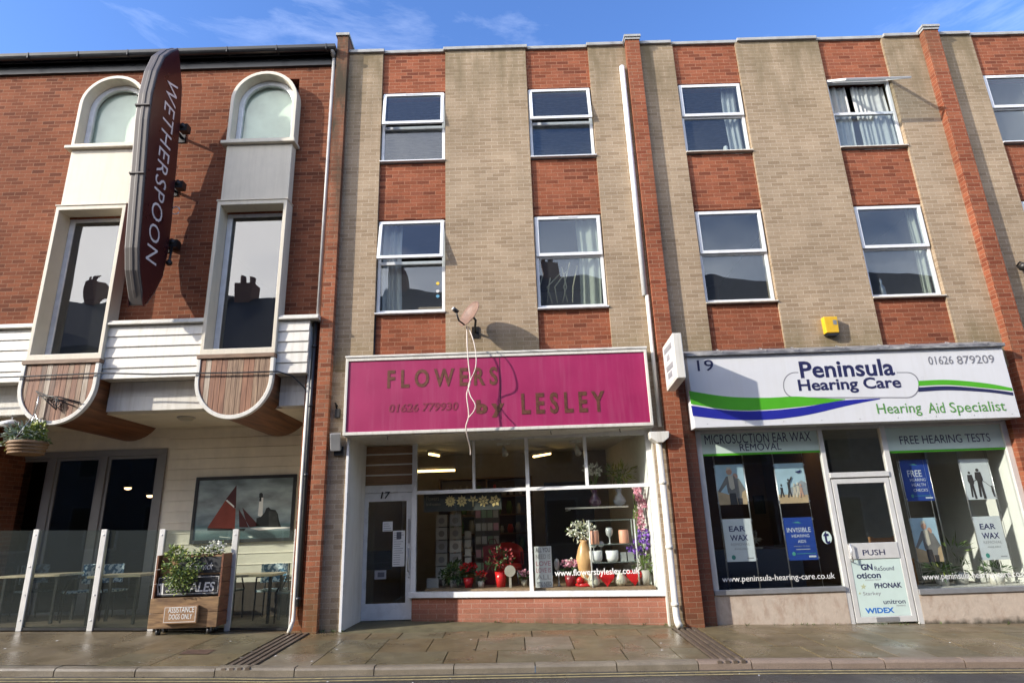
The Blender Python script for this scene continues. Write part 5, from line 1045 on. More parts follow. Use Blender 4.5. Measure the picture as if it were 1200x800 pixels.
# emblem strip
o = thing('emblem_banner', 'black banner with five gold flower emblems inside the shop window', 'banner', (1.6, .16, 1.8)); m = MB(); a = at(490, 575, .16); b = at(591, 595, .16); m.box(a[0], b[0], .16, .165, b[1], a[1]); m.build('banner_cloth', M('banner_black', (.012, .016, .013), .6), o)
GE = M('gold_emblem', (.62, .47, .2), .4, metal=.3)
for i, u in enumerate((525, 540, 554.5, 568, 582.5)):
    x, z = at(u, 584.5, .158); m = MB(); n = (12, 9, 7, 8, 6)[i]
    for k in range(n):
        t = 2*math.pi*k/n+.2; r0, r1 = .022, .10; w = .021 if i != 4 else .03
        if i == 2 and math.sin(t) < -.2: continue
        m.prism([(x+r0*math.cos(t), z+r0*math.sin(t)), (x+.06*math.cos(t)-w*math.sin(t), z+.06*math.sin(t)+w*math.cos(t)), (x+r1*math.cos(t), z+r1*math.sin(t)), (x+.06*math.cos(t)+w*math.sin(t), z+.06*math.sin(t)-w*math.cos(t))], .155, .159, 'y')
    if i in (2, 3): m.box(x-.006, x+.006, .155, .159, z-.09, z)
    m.prism([(x+.02*math.cos(k*math.pi/6), z+.02*math.sin(k*math.pi/6)) for k in range(12)], .153, .157, 'y'); m.build('flower_emblem', GE, o)
m = MB(); m.textpx('Flowers', 493, 578, 510, 584, .159, 0, 0, .002); m.textpx('for all occasions', 493, 586.5, 512, 590, .159, 0, 0, .002); m.build('lettering', M('dim_gold', (.2, .17, .1), .5), o)
# door notices
for nm, lab, u0, v0, u1, v1, mt, y in (('paper_notice', 'small white notice high on the glass of the shop door', 448.6, 611, 460, 622, PAPER, .41), ('paper_notice', 'tall white notice on the glass of the shop door', 460.6, 621.5, 474, 663, PAPER, .41), ('door_sign', 'black poster low on the shop door glass', 428.5, 645.5, 459, 666.5, BLACK, .425), ('card_notice', 'little card below the black poster on the shop door', 439, 668, 452.5, 678, M('card_grey', (.3, .3, .32), .5), .41)):
    a = at(u0, v0, y); b = at(u1, v1, y); m = MB(); m.box(a[0], b[0], y, y+.003, b[1], a[1], 0)
    if nm == 'paper_notice':
        k = int((a[1]-b[1])/.035)
        for i in range(k): z = a[1]-.03-i*.034; m.box(a[0]+.015, lerp(a[0], b[0], R_.uniform(.6, .92)), y-.001, y-.0002, z-.006, z, 1)
        if a[1]-b[1] > .3: m.box(lerp(a[0], b[0], .3), lerp(a[0], b[0], .7), y-.0016, y-.0012, a[1]-.13, a[1]-.02, 1)
    elif nm == 'door_sign': m.textpx('OPEN', 434, 652, 453, 659, y-.0005, 1, 0, .001) if False else m.box(a[0]+.03, b[0]-.03, y-.001, y-.0002, b[1]+.1, b[1]+.104, 1)
    else: m.box(a[0]+.05, b[0]-.03, y-.001, y-.0002, b[1]+.03, a[1]-.03, 1)
    turned(m, onto_door); tag(m.build(nm, [mt, M('print_dark', (.09, .09, .11), .6)]), lab, 'notice')
# boxes of stock: each cube is a thing
BX = [M('box_white', (.5, .47, .41), .7), M('box_cream', (.42, .38, .3), .7), M('box_grey', (.34, .33, .31), .7)]
pl = ['left column', 'middle column']
for c in range(2):
    for r in range(5):
        x0 = .93+c*.235; zz = LZ+.10+r*.222; m = MB(); m.box(x0, x0+.205, 1.0, 1.2, zz, zz+.205, 0); m.prism([(x0+.1025+.055*math.cos(k*math.pi/8), zz+.1+.055*math.sin(k*math.pi/8)) for k in range(16)], .996, .9995, 'y', 1)
        lv = ['bottom', 'second from bottom', 'middle', 'second from top', 'top'][r]; tag(m.build('mug_box', [BX[(c+r) % 3], M('box_print', (.24, .22, .2), .7)]), 'pale gift box in the %s of the shop stack, %s' % (pl[c], lv), 'box', 'stacked gift boxes in the flower shop')
m = MB(); m.box(.90, 1.40, .98, 1.25, LZ, LZ+.09); tag(m.build('display_plinth', INTD), 'low dark plinth under the stacked gift boxes', 'plinth')
for r in range(4):
    zz = LZ+.34+r*.15; x0 = 1.42; m = MB(); m.box(x0, x0+.11, 1.05, 1.15, zz, zz+.11); m.box(x0-.01, x0+.12, 1.03, 1.19, zz-.02, zz-.002); tag(m.build('small_box', BX[0]), 'tiny white box in the narrow right hand stack, %s' % ['lowest', 'second', 'third', 'highest'][r], 'box', 'narrow stack of tiny boxes')
m = MB(); x, z = at(507, 682, .5); m.box(x-.10, x+.10, .5, .6, LZ, LZ+.15); tag(m.build('gift_box', BX[2]), 'low grey gift box at the left corner of the shop ledge', 'box')
def pot(name, label, cat, x, y, r, h, mat, plants, z=LZ):
    o = thing(name, label, cat, (x, y, z)); m = MB(); m.lathe([(r*.72, 0), (r, h), (r*.9, h), (r*.85, h*.9)], (x, y, z), 16); m.build('pot', mat, o); m = MB(); ms = []
    for (dx, dz, rx, rz, n, L, w, mt) in plants:
        if mt not in ms: ms.append(mt)
        m.clump((x+dx, y, z+h+dz), (rx, rx*.8, rz), n, L, w, (ms.index(mt),))
    m.build('foliage', ms, o); return o
x, z = at(532, 672, .55); pot('potted_plant', 'leafy green pot plant on the shop ledge by the gift boxes', 'plant', x, .6, .09, .12, BX[2], [(0, .12, .20, .17, 130, .10, .022, GREEN2), (0, .1, .18, .14, 60, .09, .02, GREEN1)])
x, z = at(549, 680, .5); pot('potted_flower', 'red flowering pot plant in a red pot on the left ledge', 'plant', x, .5, .085, .15, REDG, [(0, .10, .13, .08, 50, .07, .02, GREEN2), (0, .17, .14, .06, 120, .04, .022, REDG)])
x, z = at(587, 683, .45); o = pot('flower_bucket', 'bright red bucket of dark red flowers on the left ledge', 'bucket', x, .5, .10, .24, REDG, [(-.02, .18, .22, .17, 120, .08, .02, GREEN2), (0, .22, .22, .16, 110, .05, .024, M('dark_red_petal', (.28, .015, .02), .5))])
o = thing('tub_chair', 'red chair with a rounded back behind the round plaque in the flower shop', 'chair', (2.18, 1.1, LZ))
RC = M('red_chair_leather', (.50, .018, .015), .35, var=.15); cx_, cy_ = 2.12, 1.15
m = MB(); n = 16; ar = [math.radians(-20+220*i/n) for i in range(n+1)]; vs = []
for r, k in ((.30, 0), (.26, 0)):
    for a in ar: vs.append((cx_+r*math.cos(a), cy_+r*math.sin(a), LZ+.30))
    for a in ar: vs.append((cx_+r*math.cos(a), cy_+r*math.sin(a), LZ+.52+.16*max(0, math.sin(a))))
q = n+1; fs = []
for i in range(n): fs += [(i, i+1, q+i+1, q+i), (2*q+i, 3*q+i, 3*q+i+1, 2*q+i+1), (q+i, q+i+1, 3*q+i+1, 3*q+i), (i, 2*q+i, 2*q+i+1, i+1)]
m.add(vs, fs, 0, True); m.build('backrest', RC, o); m = MB(); m.lathe([(.25, 0), (.27, .03), (.27, .09), (.2, .11)], (cx_, cy_, LZ+.22), 18); m.build('seat', RC, o)
for dx in (-.2, .2):
    for dy in (-.18, .18): m = MB(); m.tube([(cx_+dx, cy_+dy, LZ), (cx_+dx*.9, cy_+dy*.9, LZ+.23)], .014, 6); m.build('leg', STEEL, o)
m = MB(); x, z = at(577, 650, .85); m.prism([(x-.14, LZ), (x+.13, LZ), (x+.15, z+.16), (x-.17, z+.13)], .95, 1.08, 'y'); m.tube([(x-.08, 1.0, z+.14), (x-.05, 1.0, z+.24), (x+.05, 1.0, z+.24), (x+.08, 1.0, z+.14)], .008, 6); tag(m.build('gift_bag', M('dark_red_paper', (.13, .008, .014), .5, var=.2), None, .01), 'dark red gift bag with a handle behind the flower bucket', 'bag')
x, z = at(598, 676, .6); m = MB(); m.prism([(x+.09*math.cos(k*math.pi/10), z+.08+.09*math.sin(k*math.pi/10)) for k in range(20)], .36, .375, 'y'); m.box(x-.02, x+.02, .376, .40, LZ, z+.05); tag(m.build('round_plaque', M('pale_plaque', (.4, .36, .3), .6)), 'round pale plaque in front of the red chair', 'plaque')
# lettered board
o = thing('lettered_board', 'white standing board of grey and pink capitals at the window centre bar', 'sign', (2.70, .3, LZ)); y = .3; a = at(625.5, 641, y); b = at(648.5, 688.5, y); m = MB(); m.box(a[0], b[0], y, y+.02, LZ, a[1], 0)
hh = (a[1]-LZ)/6
for i, (s, mi) in enumerate((('ALL YOU', 1), ('NEED IS', 2), ('LOVE', 3), ('LOVE IS', 3), ('ALL', 2), ('YOU NEED', 1))): m.text(s, a[0]+.02, b[0]-.02, a[1]-(i+.86)*hh, a[1]-(i+.16)*hh, y-.0005, mi, .015, .002)
m.build('board', [PAPER, M('print_grey', (.2, .2, .2), .6), M('print_pale', (.42, .4, .38), .6), M('print_pink', (.55, .28, .3), .6)], o, 0)
# right hand display
x, z = at(669, 684, .45); pot('potted_flower', 'pink and white flowers in a dark red pot by the lettered board', 'plant', x, .45, .10, .17, M('dark_red_pot', (.22, .015, .02), .35), [(0, .08, .14, .07, 60, .06, .02, GREEN2), (-.06, .17, .09, .05, 60, .04, .022, PETP), (.07, .17, .09, .05, 60, .04, .022, PETP), (0, .19, .07, .04, 50, .04, .022, PETW)])
m = MB(); x, z = at(655, 680, .5); m.lathe([(.05, 0), (.012, .02), (.010, .18), (.03, .2), (.03, .24)], (x, .5, LZ), 12); m.ball((x-.02, .5, LZ+.33), .05, .03, .10); tag(m.build('candle_holder', M('clear_silver', (.5, .5, .48), .2, metal=.4)), 'silver candle holder with an ornament beside the lettered board', 'candle holder')
x, z = at(687, 684, .33); o = thing('flower_vase', 'tall peach vase of white flowers with a red base', 'vase', (x, .36, LZ)); m = MB(); m.lathe([(.09, .02), (.075, .1), (.12, .3), (.135, .42), (.10, .56), (.055, .66), (.07, .70), (.05, .69)], (x, .36, LZ), 20); m.build('vase', M('peach_ceramic', (.62, .36, .16), .35, var=.25, vs=5), o); m = MB(); m.clump((x-.02, .36, LZ+.84), (.24, .16, .15), 420, .055, .013, (0, 0, 0, 1, 2)); m.build('flowers', [PETW, GREEN1, M('cream_petals', (.7, .66, .4), .6)], o)
m = MB(); m.lathe([(.17, 0), (.18, .03), (.15, .05)], (x, .36, LZ), 18)
for dx in (-.10, .10): m.ball((x+dx, .27, LZ+.09), .06, .05, .06)
m.build('red_base', REDG, o)
# wire shelf unit, every vessel on it a thing
SX0, SX1, SYa, SYb = 3.47, 4.20, .42, .68; SH = [LZ+.02, .86, 1.13, 1.50]
o = thing('wire_shelf_unit', 'chrome wire shelf unit at the right of the shop window', 'shelf', (3.8, .55, LZ)); m = MB()
for x in (SX0, SX1):
    for y in (SYa, SYb): m.tube([(x, y, LZ), (x, y, 1.505)], .013, 6)
m.build('upright', ALU_W, o)
for z in SH[1:]:
    m = MB(); m.box(SX0, SX1, SYa, SYb, z-.008, z); m.box(SX0, SX1, SYa-.006, SYa, z-.012, z+.006); m.build('shelf', glass('shelf_glass', 1.5, (.8, .88, .85), 0, haze=.15) if z == SH[1] else bpy.data.materials['shelf_glass'], o)
yv_ = .52
PC = M('pink_candle', (.72, .34, .22), .5, var=.15)
for i, x in enumerate((3.55, 4.03)): m = MB(); m.lathe([(.075, 0), (.08, .01), (.08, .2), (.07, .21), (.03, .2)], (x, yv_, SH[2]+.001), 16); tag(m.build('pillar_candle', PC), ['pink pillar candle on the left of the wire shelf', 'pink pillar candle on the right of the wire shelf'][i], 'candle', 'pink pillar candles')
m = MB(); m.lathe([(.045, 0), (.01, .015), (.01, .1), (.05, .14), (.06, .2), (.05, .25), (.045, .25), (.05, .2), (.005, .13)], (3.80, yv_, SH[2]+.001), 16); tag(m.build('glass_goblet', M('goblet_glass', (.4, .42, .42), .1, coat=.5)), 'stemmed glass goblet between the two pink candles', 'goblet')
for i, x in enumerate((3.56, 3.82)): m = MB(); m.lathe([(.075, 0), (.10, .05), (.105, .17), (.095, .17), (.09, .05)], (x, yv_, SH[1]+.001), 18); tag(m.build('white_pot', PAPER), ['round white pot on the left of the middle wire shelf', 'round white pot in the middle of the wire shelf'][i], 'pot', 'round white pots')
for i, x in enumerate((3.99, 4.11)): m = MB(); m.box(x-.05, x+.05, yv_-.05, yv_+.05, SH[1]+.001, SH[1]+.14); tag(m.build('glass_cube', M('cube_glass_%d' % i, (.35, .36, .34), .12, coat=.4)), ['square glass holder beside the white pots', 'square glass holder at the right post of the shelf'][i], 'candle holder', 'square glass holders')
for i, x in enumerate((3.50, 3.92)):
    o = thing('cream_jug', ['cream jug at the left under the wire shelf', 'cream teapot shaped jug at the centre under the wire shelf'][i], 'jug', (x, .5, LZ), 'cream jugs'); m = MB(); m.lathe([(.06, 0), (.10, .05), (.10, .11), (.07, .16), (.075, .19), (.06, .18)], (x, .5, LZ+.001), 16); m.build('body', M('cream_ceramic', (.66, .62, .48), .3), o); m = MB(); m.tube([(x-.08, .5, LZ+.08), (x-.15, .5, LZ+.15), (x-.16, .5, LZ+.18)], .015, 7); m.build('spout', M('cream_ceramic_spout', (.66, .62, .48), .3), o)
for i, x in enumerate((3.70, 4.13)):
    m = MB(); pts = [(x+.0075*16*math.sin(t)**3, LZ+.13+.0085*(13*math.cos(t)-5*math.cos(2*t)-2*math.cos(3*t)-math.cos(4*t))) for t in [2*math.pi*k/24 for k in range(24)]]; m.prism(pts, .42, .47, 'y'); tag(m.build('red_heart', REDG, None, .02), ['red heart ornament between the two cream jugs', 'red heart ornament at the right end under the wire shelf'][i], 'ornament', 'red heart ornaments')
for i, (x, dz) in enumerate(((3.54, .2), (3.66, .21))): m = MB(); m.ball((x, .6, SH[1]+.06+dz-.0), .055, .03, .045); m.box(x-.004, x+.004, .597, .603, SH[1]+.001, SH[1]+dz+.03); tag(m.build('white_ornament', PAPER), ['white oval ornament behind the left white pot', 'white oval ornament right of its twin on the shelf'][i], 'ornament', 'white oval ornaments')
# glass shelf above with three vases
o = thing('wall_shelf', 'white shelf across the shop window above the wire unit', 'shelf', (3.7, .95, 1.70)); MB().box(3.15, 4.20, .85, 1.05, 1.70, 1.725).build('board', WHITEP, o); MB().box(3.2, 3.23, .9, 1.6, 1.68, 1.699).build('bracket', STEEL, o)
for x, lab, vm, pls in ((3.66, 'purple glass vase of white stems on the white shelf', M('purple_glass', (.13, .06, .10), .15, coat=.5), [(0, .42, .17, .10, 110, .06, .022, PETW)]), (4.08, 'clear glass vase of green fronds on the white shelf', M('clear_vase', (.42, .42, .45), .12, coat=.5), [(.08, .34, .22, .16, 70, .15, .011, GREEN3), (-.08, .34, .16, .14, 50, .14, .011, GREEN1)])):
    o = thing('glass_vase', lab, 'vase', (x, .95, 1.726)); z = 1.726; m = MB(); m.lathe([(.05, 0), (.11, .06), (.10, .12), (.04, .2), (.06, .28), (.05, .27)], (x, .95, z), 16); m.build('vase', vm, o); m = MB(); ms = []
    for k in range(7): m.tube([(x, .95, z+.2), (x+R_.uniform(-.05, .05), .95, z+.38), (x+R_.uniform(-.15, .15), .95, z+.6)], .006, 5)
    m.build('stems', GREEN1, o); m = MB()
    for (dx, dz, rx, rz, n, L, w, mt) in pls:
        if mt not in ms: ms.append(mt)
        m.clump((x+dx, .95, z+.2+dz), (rx, rx*.6, rz), n, L, w, (ms.index(mt),))
    m.build('flowers', ms, o)
# card racks and shelves of stock further back
o = thing('card_rack', 'card rack of small pale cards at the left behind the gift boxes', 'rack', (1.75, 1.7, LZ)); m = MB(); m.box(1.55, 2.0, 1.75, 1.78, LZ, 1.9); m.build('back_panel', INTD, o)
for r in range(5):
    m = MB()
    for c_ in range(4):
        x = 1.57+c_*.107; z = .72+r*.225; m.box(x, x+.09, 1.70, 1.712, z, z+.13, R_.randint(0, 3))
    m.build('card_row', [BX[0], BX[1], M('card_pink', (.5, .25, .26), .7), M('card_green', (.24, .32, .2), .7)], o); m = MB(); m.box(1.55, 2.0, 1.68, 1.749, .70+r*.225, .715+r*.225); m.build('shelf', INTD, o)
o = thing('stock_shelves', 'dim stock shelves along the back wall of the flower shop', 'shelves', (1.9, 4.2, .54)); m = MB()
for z in (.9, 1.3, 1.7, 2.1, 2.5): m.box(.6, 2.7, 4.2, 4.55, z, z+.03)
for x in (.6, 1.65, 2.67): m.box(x, x+.03, 4.2, 4.55, .54, 2.53)
m.build('shelf_frame', wood('stock_shelf_wood', (.12, .08, .05), (.2, .14, .09)), o)
for r, z in enumerate((.931, 1.331, 1.731, 2.131)):
    m = MB(); x = .7
    while x < 2.55:
        w_ = R_.uniform(.07, .16); h_ = R_.uniform(.12, .3); m.lathe([(w_*.35, 0), (w_*.5, h_*.5), (w_*.3, h_)], (x+w_/2, 4.36, z), 8, R_.randint(0, 3)); x += w_+R_.uniform(.03, .12)
    q = m.build('shelf_stock', [BX[0], BX[2], M('stock_red_%d' % r, (.4, .05, .05), .5), M('stock_green_%d' % r, (.08, .16, .05), .6)], o)
for i, (x, y, lab) in enumerate(((1.72, .42, 'small red cyclamen in a pale pot between the red bucket and red flower pot'), (2.40, .55, 'small pink pot plant beside the window centre bar'), (1.12, .75, 'small white flowering pot plant by the low grey gift box'))): pot('potted_flower', lab, 'plant', x, y, .055, .10, BX[i], [(0, .05, .09, .05, 40, .05, .014, GREEN2), (0, .11, .08, .04, 50, .035, .018, (REDG, PETP, PETW)[i])])
# orchids by the right jamb
o = thing('tall_flowers', 'tall pink and violet flowers in a pale pot at the right jamb', 'flowers', (4.32, .5, LZ)); m = MB(); m.lathe([(.07, 0), (.09, .22), (.08, .22)], (4.30, .5, LZ), 14); m.build('pot', BX[0], o); m = MB()
for k in range(6): m.tube([(4.30, .5, LZ+.2), (4.30+R_.uniform(-.06, .06), .5, 1.0), (4.30+R_.uniform(-.1, .08), .5, 1.3+.12*k)], .008, 5)
m.build('stems', GREEN1, o); m = MB()
for k in range(9): m.clump((4.33+R_.uniform(-.03, .03), .5+R_.uniform(-.05, .05), 1.38+k*.075), (.055, .07, .05), 30, .05, .03, (0, 0, 0, 3))
for k in range(6): m.clump((4.25+R_.uniform(-.09, .12), .5, .98+k*.06), (.10, .08, .06), 28, .06, .028, (1,))
m.clump((4.3, .5, .8), (.09, .08, .18), 60, .16, .012, (2,)); m.build('petals', [PETP, PETV, GREEN1, M('pale_pink_petals', (.85, .62, .66), .6)], o)
m = MB(); m.textpx('www.flowersbylesley.co.uk', 650, 665.5, 750, 675.5, .105, 0, .012, .0015); turned(m, onto_glass); tag(m.build('window_lettering', PAPER), 'white web address lettering on the right pane of the flower shop window', 'lettering')

dg_ = bpy.context.evaluated_depsgraph_get(); dg_.update()
for o in [q for q in bpy.data.objects if q not in before and q.parent is None and q.get('category') not in ('notice', 'lettering', 'light', 'shelves', 'rack', 'plant stand')]:   # stand everything clear of the angled glass
    pts = []
    def gather(q, off):
        if q.type == 'MESH': pts.extend([Vector(c)+off for c in q.bound_box])
        for c in kids(q): gather(c, off+c.location)
    gather(o, o.location.copy())
    need = max(gline(q.x)+.10-q.y for q in pts)
    if o.name.startswith('emblem_banner'): need = gline(1.5)+.12-.16; o.rotation_euler.z = math.atan(LB)
    if min(q.x for q in pts) < 3.1: need = max(need, gline(sum(q.x for q in pts)/len(pts))-.10)
    if need > 0: k = (o.location.y+need-CAM.y)/(o.location.y-CAM.y); o.location = (CAM.x+(o.location.x-CAM.x)*k, o.location.y+need, o.location.z)
# ------------------------------------------------------------------ posters hung in the clinic window
PB_ = [M('poster_blue', (.022, .06, .30), .4, var=.05), M('poster_white', (.62, .66, .72), .45, var=.03), M('poster_sky', (.42, .58, .68), .45, var=.15, vs=3), M('poster_sand', (.55, .40, .24), .45, var=.2, vs=6), M('poster_navy', (.03, .035, .12), .45), M('poster_grey', (.34, .36, .38), .45), M('poster_teal', (.08, .32, .27), .45), M('poster_skin', (.55, .33, .24), .5), M('poster_coat', (.20, .19, .18), .5, var=.2), M('poster_scarf', (.60, .54, .44), .5), M('poster_dark', (.05, .045, .045), .5), M('poster_pale', (.66, .70, .72), .45, var=.05)]
def poster(x0, x1, z0, z1, y, label, kind):
    o = thing('hanging_poster', label, 'poster', ((x0+x1)/2, y, z0), 'posters hung in the clinic window'); m = MB(); w, h = x1-x0, z1-z0
    P = lambda a, b: (x0+w*a, z0+h*b); seq = [0]
    def pl(pts, mi, k=1):
        seq[0] += 1; m.prism([P(*p) for p in pts], y-.0010-.0008*seq[0], y-.0002, 'y', mi)
    def tx(s, a0, b0, a1, b1, mi, bold=0): p, q = P(a0, b0), P(a1, b1); m.text(s, p[0], q[0], p[1], q[1], y-.0002, mi, bold, .0016)
    el = lambda cx, cy, rx, ry: [(cx+rx*math.cos(i*math.pi/8), cy+ry*math.sin(i*math.pi/8)) for i in range(16)]
    base = {'wax': 11, 'blue1': 0, 'blue2': 0, 'couple': 2, 'beach': 2, 'walk': 11}[kind]; m.box(x0, x1, y, y+.006, z0, z1, base)
    if kind == 'wax':
        tx('EAR', .2, .70, .76, .83, 4, .015); tx('WAX', .2, .48, .82, .62, 4, .015); tx('REMOVAL', .2, .37, .86, .43, 5); tx('AVAILABLE', .3, .27, .78, .315, 5); pl(el(.24, .10, .07, .055), 6); pl([(.7, .06), (.92, .06), (.92, .085), (.7, .085)], 5)
    elif kind == 'blue1':
        tx('FREE', .2, .58, .72, .74, 1, .01); tx('HEARING', .25, .47, .82, .54, 1); tx('HEALTH', .28, .35, .78, .42, 1); tx('CHECKS', .3, .22, .82, .29, 1); pl([(.3, .88), (.5, .9), (.62, .86), (.5, .865)], 6); pl(el(.22, .12, .05, .04), 6); pl([(.3, .115), (.9, .115), (.9, .125), (.3, .125)], 6); pl([(.68, .05), (.94, .05), (.94, .085), (.68, .085)], 1)
    elif kind == 'blue2':
        tx('INVISIBLE', .08, .65, .9, .76, 1, .0); tx('HEARING', .22, .53, .82, .60, 1); tx('AIDS', .4, .40, .68, .47, 1); tx('INVISIBLE TO YOU', .24, .31, .78, .335, 5); pl([(.3, .24), (.78, .24), (.78, .26), (.3, .26)], 5); pl([(.3, .88), (.5, .9), (.62, .86), (.5, .865)], 6); pl(el(.2, .15, .06, .045), 6); pl([(.3, .145), (.95, .145), (.95, .155), (.3, .155)], 6); pl([(.70, .06), (.94, .06), (.94, .10), (.70, .10)], 1)
    elif kind == 'couple':
        pl([(0, 0), (1, 0), (1, .35), (.8, .30), (.5, .22), (0, .34)], 3); pl(el(.68, .70, .09, .075), 7); pl([(.58, .66), (.80, .64), (.98, .36), (.86, .30), (.80, .14), (.66, .14), (.6, .3)], 8)
        pl([(.36, .70), (.12, .44), (.02, .34), (.08, .30), (.34, .50), (.36, .28), (.66, .28), (.66, .5), (.72, .6), (.64, .72)], 8, 2); pl([(.40, .28), (.62, .28), (.66, .0), (.40, .0)], 10, 2); pl([(.66, .15), (.84, .15), (.82, .0), (.68, .0)], 10); pl([(.42, .72), (.60, .72), (.62, .40), (.50, .36), (.44, .42)], 9, 3); pl(el(.48, .82, .10, .085), 7, 3); pl([(.38, .84), (.42, .93), (.54, .93), (.58, .84), (.5, .88)], 9, 4)
    elif kind == 'beach':
        pl([(0, 0), (1, 0), (1, .22), (0, .22)], 3); pl([(.35, .20), (1, .20), (1, .50), (.85, .56), (.6, .44), (.4, .36)], 5)
        for cx, hh, mi, k in ((.14, .45, 10, 2), (.40, .58, 10, 3), (.58, .46, 9, 2), (.70, .48, 9, 2), (.80, .44, 7, 2)):
            pl([(cx-.05, hh-.05), (cx+.04, hh-.06), (cx+.035, .30), (cx+.07, .16), (cx+.02, .16), (cx, .28), (cx-.05, .14), (cx-.09, .15), (cx-.04, .32)], mi, k); pl(el(cx, hh, .03, .03), mi, k)
        pl([(.38, .52), (.52, .66), (.54, .64), (.43, .48)], 10, 3); pl([(.68, .78), (.88, .82), (.86, .76), (.76, .74)], 4)
    else:
        for cx, top, s in ((.24, .66, .9), (.54, .72, 1.1)):
            pl(el(cx, top, .05*s, .035*s), 10); pl([(cx-.09*s, top-.05), (cx+.09*s, top-.05), (cx+.12*s, top-.24), (cx+.07*s, top-.30), (cx+.10*s, .02), (cx+.02, .02), (cx, top-.36), (cx-.04*s, .06), (cx-.10*s, .06), (cx-.07*s, top-.28), (cx-.12*s, top-.2)], 10)
        pl([(.34, .46), (.46, .50), (.46, .48), (.34, .44)], 10, 2); pl([(.66, .46), (.90, .30), (.90, .29), (.66, .45)], 10, 2); pl([(.90, .33), (.94, .32), (.96, .06), (.92, .06), (.89, .2)], 10)
    m.build('printed_sheet', PB_, o)
    m = MB(); m.tube([(x0+.0-.008, y+.003, 2.78), (x0-.008, y+.003, .38)], .004, 5); m.tube([(x1+.008, y+.003, 2.78), (x1+.008, y+.003, .38)], .004, 5)
    m.build('hanging_wire', STEEL, o)
    m = MB()
    for xx in (x0-.008, x1+.008):
        for zz in (z0+.03, z1-.03): m.box(xx-.012, xx+.012, y-.006, y+.009, zz-.012, zz+.012)
    m.build('clip', STEEL, o)
PYY = .30
poster(5.56, 6.02, 1.67, 2.30, PYY, 'top left poster of a couple in coats and scarf outdoors', 'couple'); poster(6.53, 7.00, 1.66, 2.29, PYY, 'poster of figures playing on a beach under a blue sky', 'beach')
poster(5.575, 6.03, .81, 1.45, PYY, 'pale EAR WAX poster left, below the couple poster', 'wax'); poster(6.54, 7.00, .80, 1.44, PYY, 'blue poster headed INVISIBLE below the beach poster', 'blue2')
poster(8.575, 9.02, 1.63, 2.28, PYY, 'blue poster headed FREE at the right of the door', 'blue1'); poster(9.55, 10.01, 1.62, 2.26, PYY, 'pale poster of two dark walking figures with a dog lead', 'walk')
poster(8.545, 8.95, .71, 1.37, PYY, 'lower poster of a couple in coats below the FREE poster', 'couple'); poster(9.54, 9.98, .71, 1.36, PYY, 'pale EAR WAX poster right, below the walking figures', 'wax')
FZ = .282
def pot2(label, x, y, r, h, mat, pls, z=FZ): return pot('potted_plant', label, 'plant', x, y, r, h, mat, pls, z)
WP = M('white_planter', (.68, .66, .6), .4)
m = MB(); m.box(8.36, 10.22, .34, .80, .281, .34); tag(m.build('window_bench', WHITEP), 'white bench along the foot of the right clinic window', 'bench')
pot2('spiky pot plant in a white pot below the lower couple poster', 8.98, .5, .11, .17, WP, [(0, .07, .20, .09, 90, .16, .010, GREEN2), (0, .06, .16, .07, 30, .14, .010, GREEN3)], .341)
pot2('tall palm leaved pot plant left of the right EAR WAX poster', 9.36, .62, .12, .17, WP, [(0, .08, .18, .08, 50, .16, .010, GREEN2), (-.05, .34, .24, .12, 26, .22, .011, GREEN1)], .341)
pot2('low dark leaved pot plant below the right EAR WAX poster', 9.82, .48, .13, .16, WP, [(0, .06, .20, .06, 80, .13, .010, GREEN2)], .341)
o = thing('wooden_chair', 'pale wooden chair back seen low beside the clinic door', 'chair', (8.52, .95, FZ))
CW = wood('chair_wood', (.28, .13, .05), (.42, .22, .09))
for dx in (-.2, .2):
    m = MB(); m.box(8.55+dx-.03, 8.55+dx+.03, 1.15, 1.2, FZ, FZ+.80); m.build('leg', CW, o); m = MB(); m.box(8.55+dx-.025, 8.55+dx+.025, .78, .83, FZ, FZ+.42); m.build('leg', CW, o)
MB().box(8.33, 8.77, .76, 1.2, FZ+.421, FZ+.46).build('seat', CW, o); MB().box(8.381, 8.719, 1.16, 1.185, FZ+.58, FZ+.78).build('backrest', CW, o)
o = thing('desk_fan', 'grey desk clutter and a pale ornament on the clinic reception desk', 'ornament', (6.35, 1.2, .951)); m = MB(); m.ball((6.30, 1.25, 1.08), .12, .1, .12); m.box(6.22, 6.5, 1.18, 1.3, .951, .975); m.clump((6.34, 1.2, 1.12), (.14, .1, .09), 60, .08, .02); m.build('ornament', M('pale_ornament', (.35, .34, .3), .5), o)
x, z = at(915, 541, 2.2); m = MB(); m.box(6.3, 7.9, 1.9, 2.2, 2.80, 2.83); tag(m.build('ceiling_panel_light', lamp_mat('warm_panel', (1, .62, .28), .9)), 'warm lit ceiling panel inside the clinic', 'light')
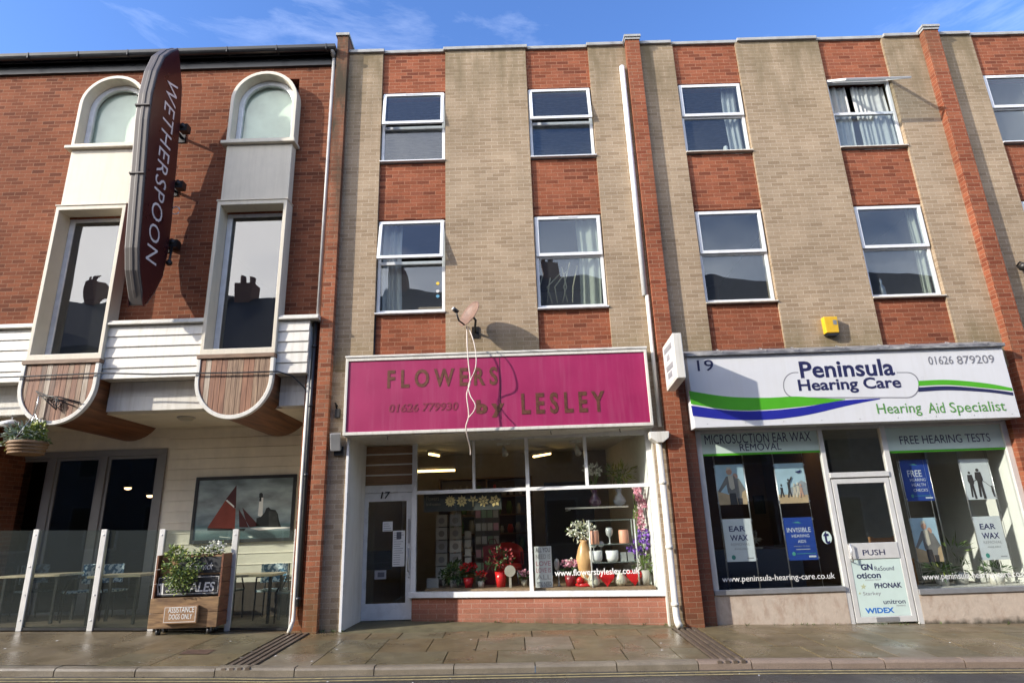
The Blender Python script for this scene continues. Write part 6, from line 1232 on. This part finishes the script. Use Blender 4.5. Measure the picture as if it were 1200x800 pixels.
m = MB(); m.rect_ring(7.68, 7.92, 1.55, 1.95, .03, 4.46, 4.49); m.box(7.71, 7.89, 4.47, 4.485, 1.58, 1.92); tag(m.build('wall_picture', BLACK), 'dark framed picture on the brown wall behind the clinic door', 'picture')

# ------------------------------------------------------------------ the other side of the street, seen in the window panes
strip('far_pavement', CONC, -12.0, -8.6, .03, .02, -40, 45, 1.0)
SLATE = M('dark_slate', (.035, .036, .042), .6, var=.2); ROUGHC = M('cream_house_render', (.46, .42, .37), .8, var=.08)
HWALL = [ROUGHC, M('grey_house_render', (.36, .36, .37), .8, var=.08), M('red_house_brick', (.28, .11, .07), .85, var=.15), ROUGHC]
DG3 = M('dark_house_window', (.02, .022, .028), .15)
x = -22; i = 0
while x < 24:
    w = R_.choice((5.2, 6.1, 6.8)); h = 8.3+R_.uniform(-.3, .5); zb = gz(x+w/2)-.4
    o = thing('terraced_house', 'slate roofed terraced house across the street, reflected in the shop panes', 'house', (x+w/2, -14, zb), 'houses across the street'); o_ = o
    m = MB(); m.box(x, x+w-.02, -19.5, -12, zb-1, h); m.prism([(-19.5, h), (-12, h), (-15.7, h+3.2)], x+.02, x+w-.04, 'x'); m.build('wall', HWALL[i % 4], o)
    m = MB(); m.prism([(-11.8, h-.1), (-15.7, h+3.28), (-19.7, h-.1), (-19.7, h+.06), (-15.7, h+3.46), (-11.8, h+.06)], x-.02, x+w-.02, 'x'); m.build('roof', SLATE, o)
    m = MB(); m.box(x+.2, x+.95, -16.1, -15.3, h+2.2, h+4.2); m.tube([(x+.4, -15.7, h+4.2), (x+.4, -15.7, h+4.6)], .11, 10); m.tube([(x+.75, -15.7, h+4.2), (x+.75, -15.7, h+4.6)], .11, 10); m.build('chimney', HWALL[2], o)
    for zz in (1.2, 4.0):
        for k in range(2): xx = x+w*(.28+.44*k); m = MB(); m.box(xx-.55, xx+.55, -11.995, -11.96, zz+zb, zz+zb+1.5, 1); m.rect_ring(xx-.62, xx+.62, zz+zb-.07, zz+zb+1.57, .07, -11.999, -11.93, 0); m.build('window', [WHITE, DG3], o)
    x += w; i += 1
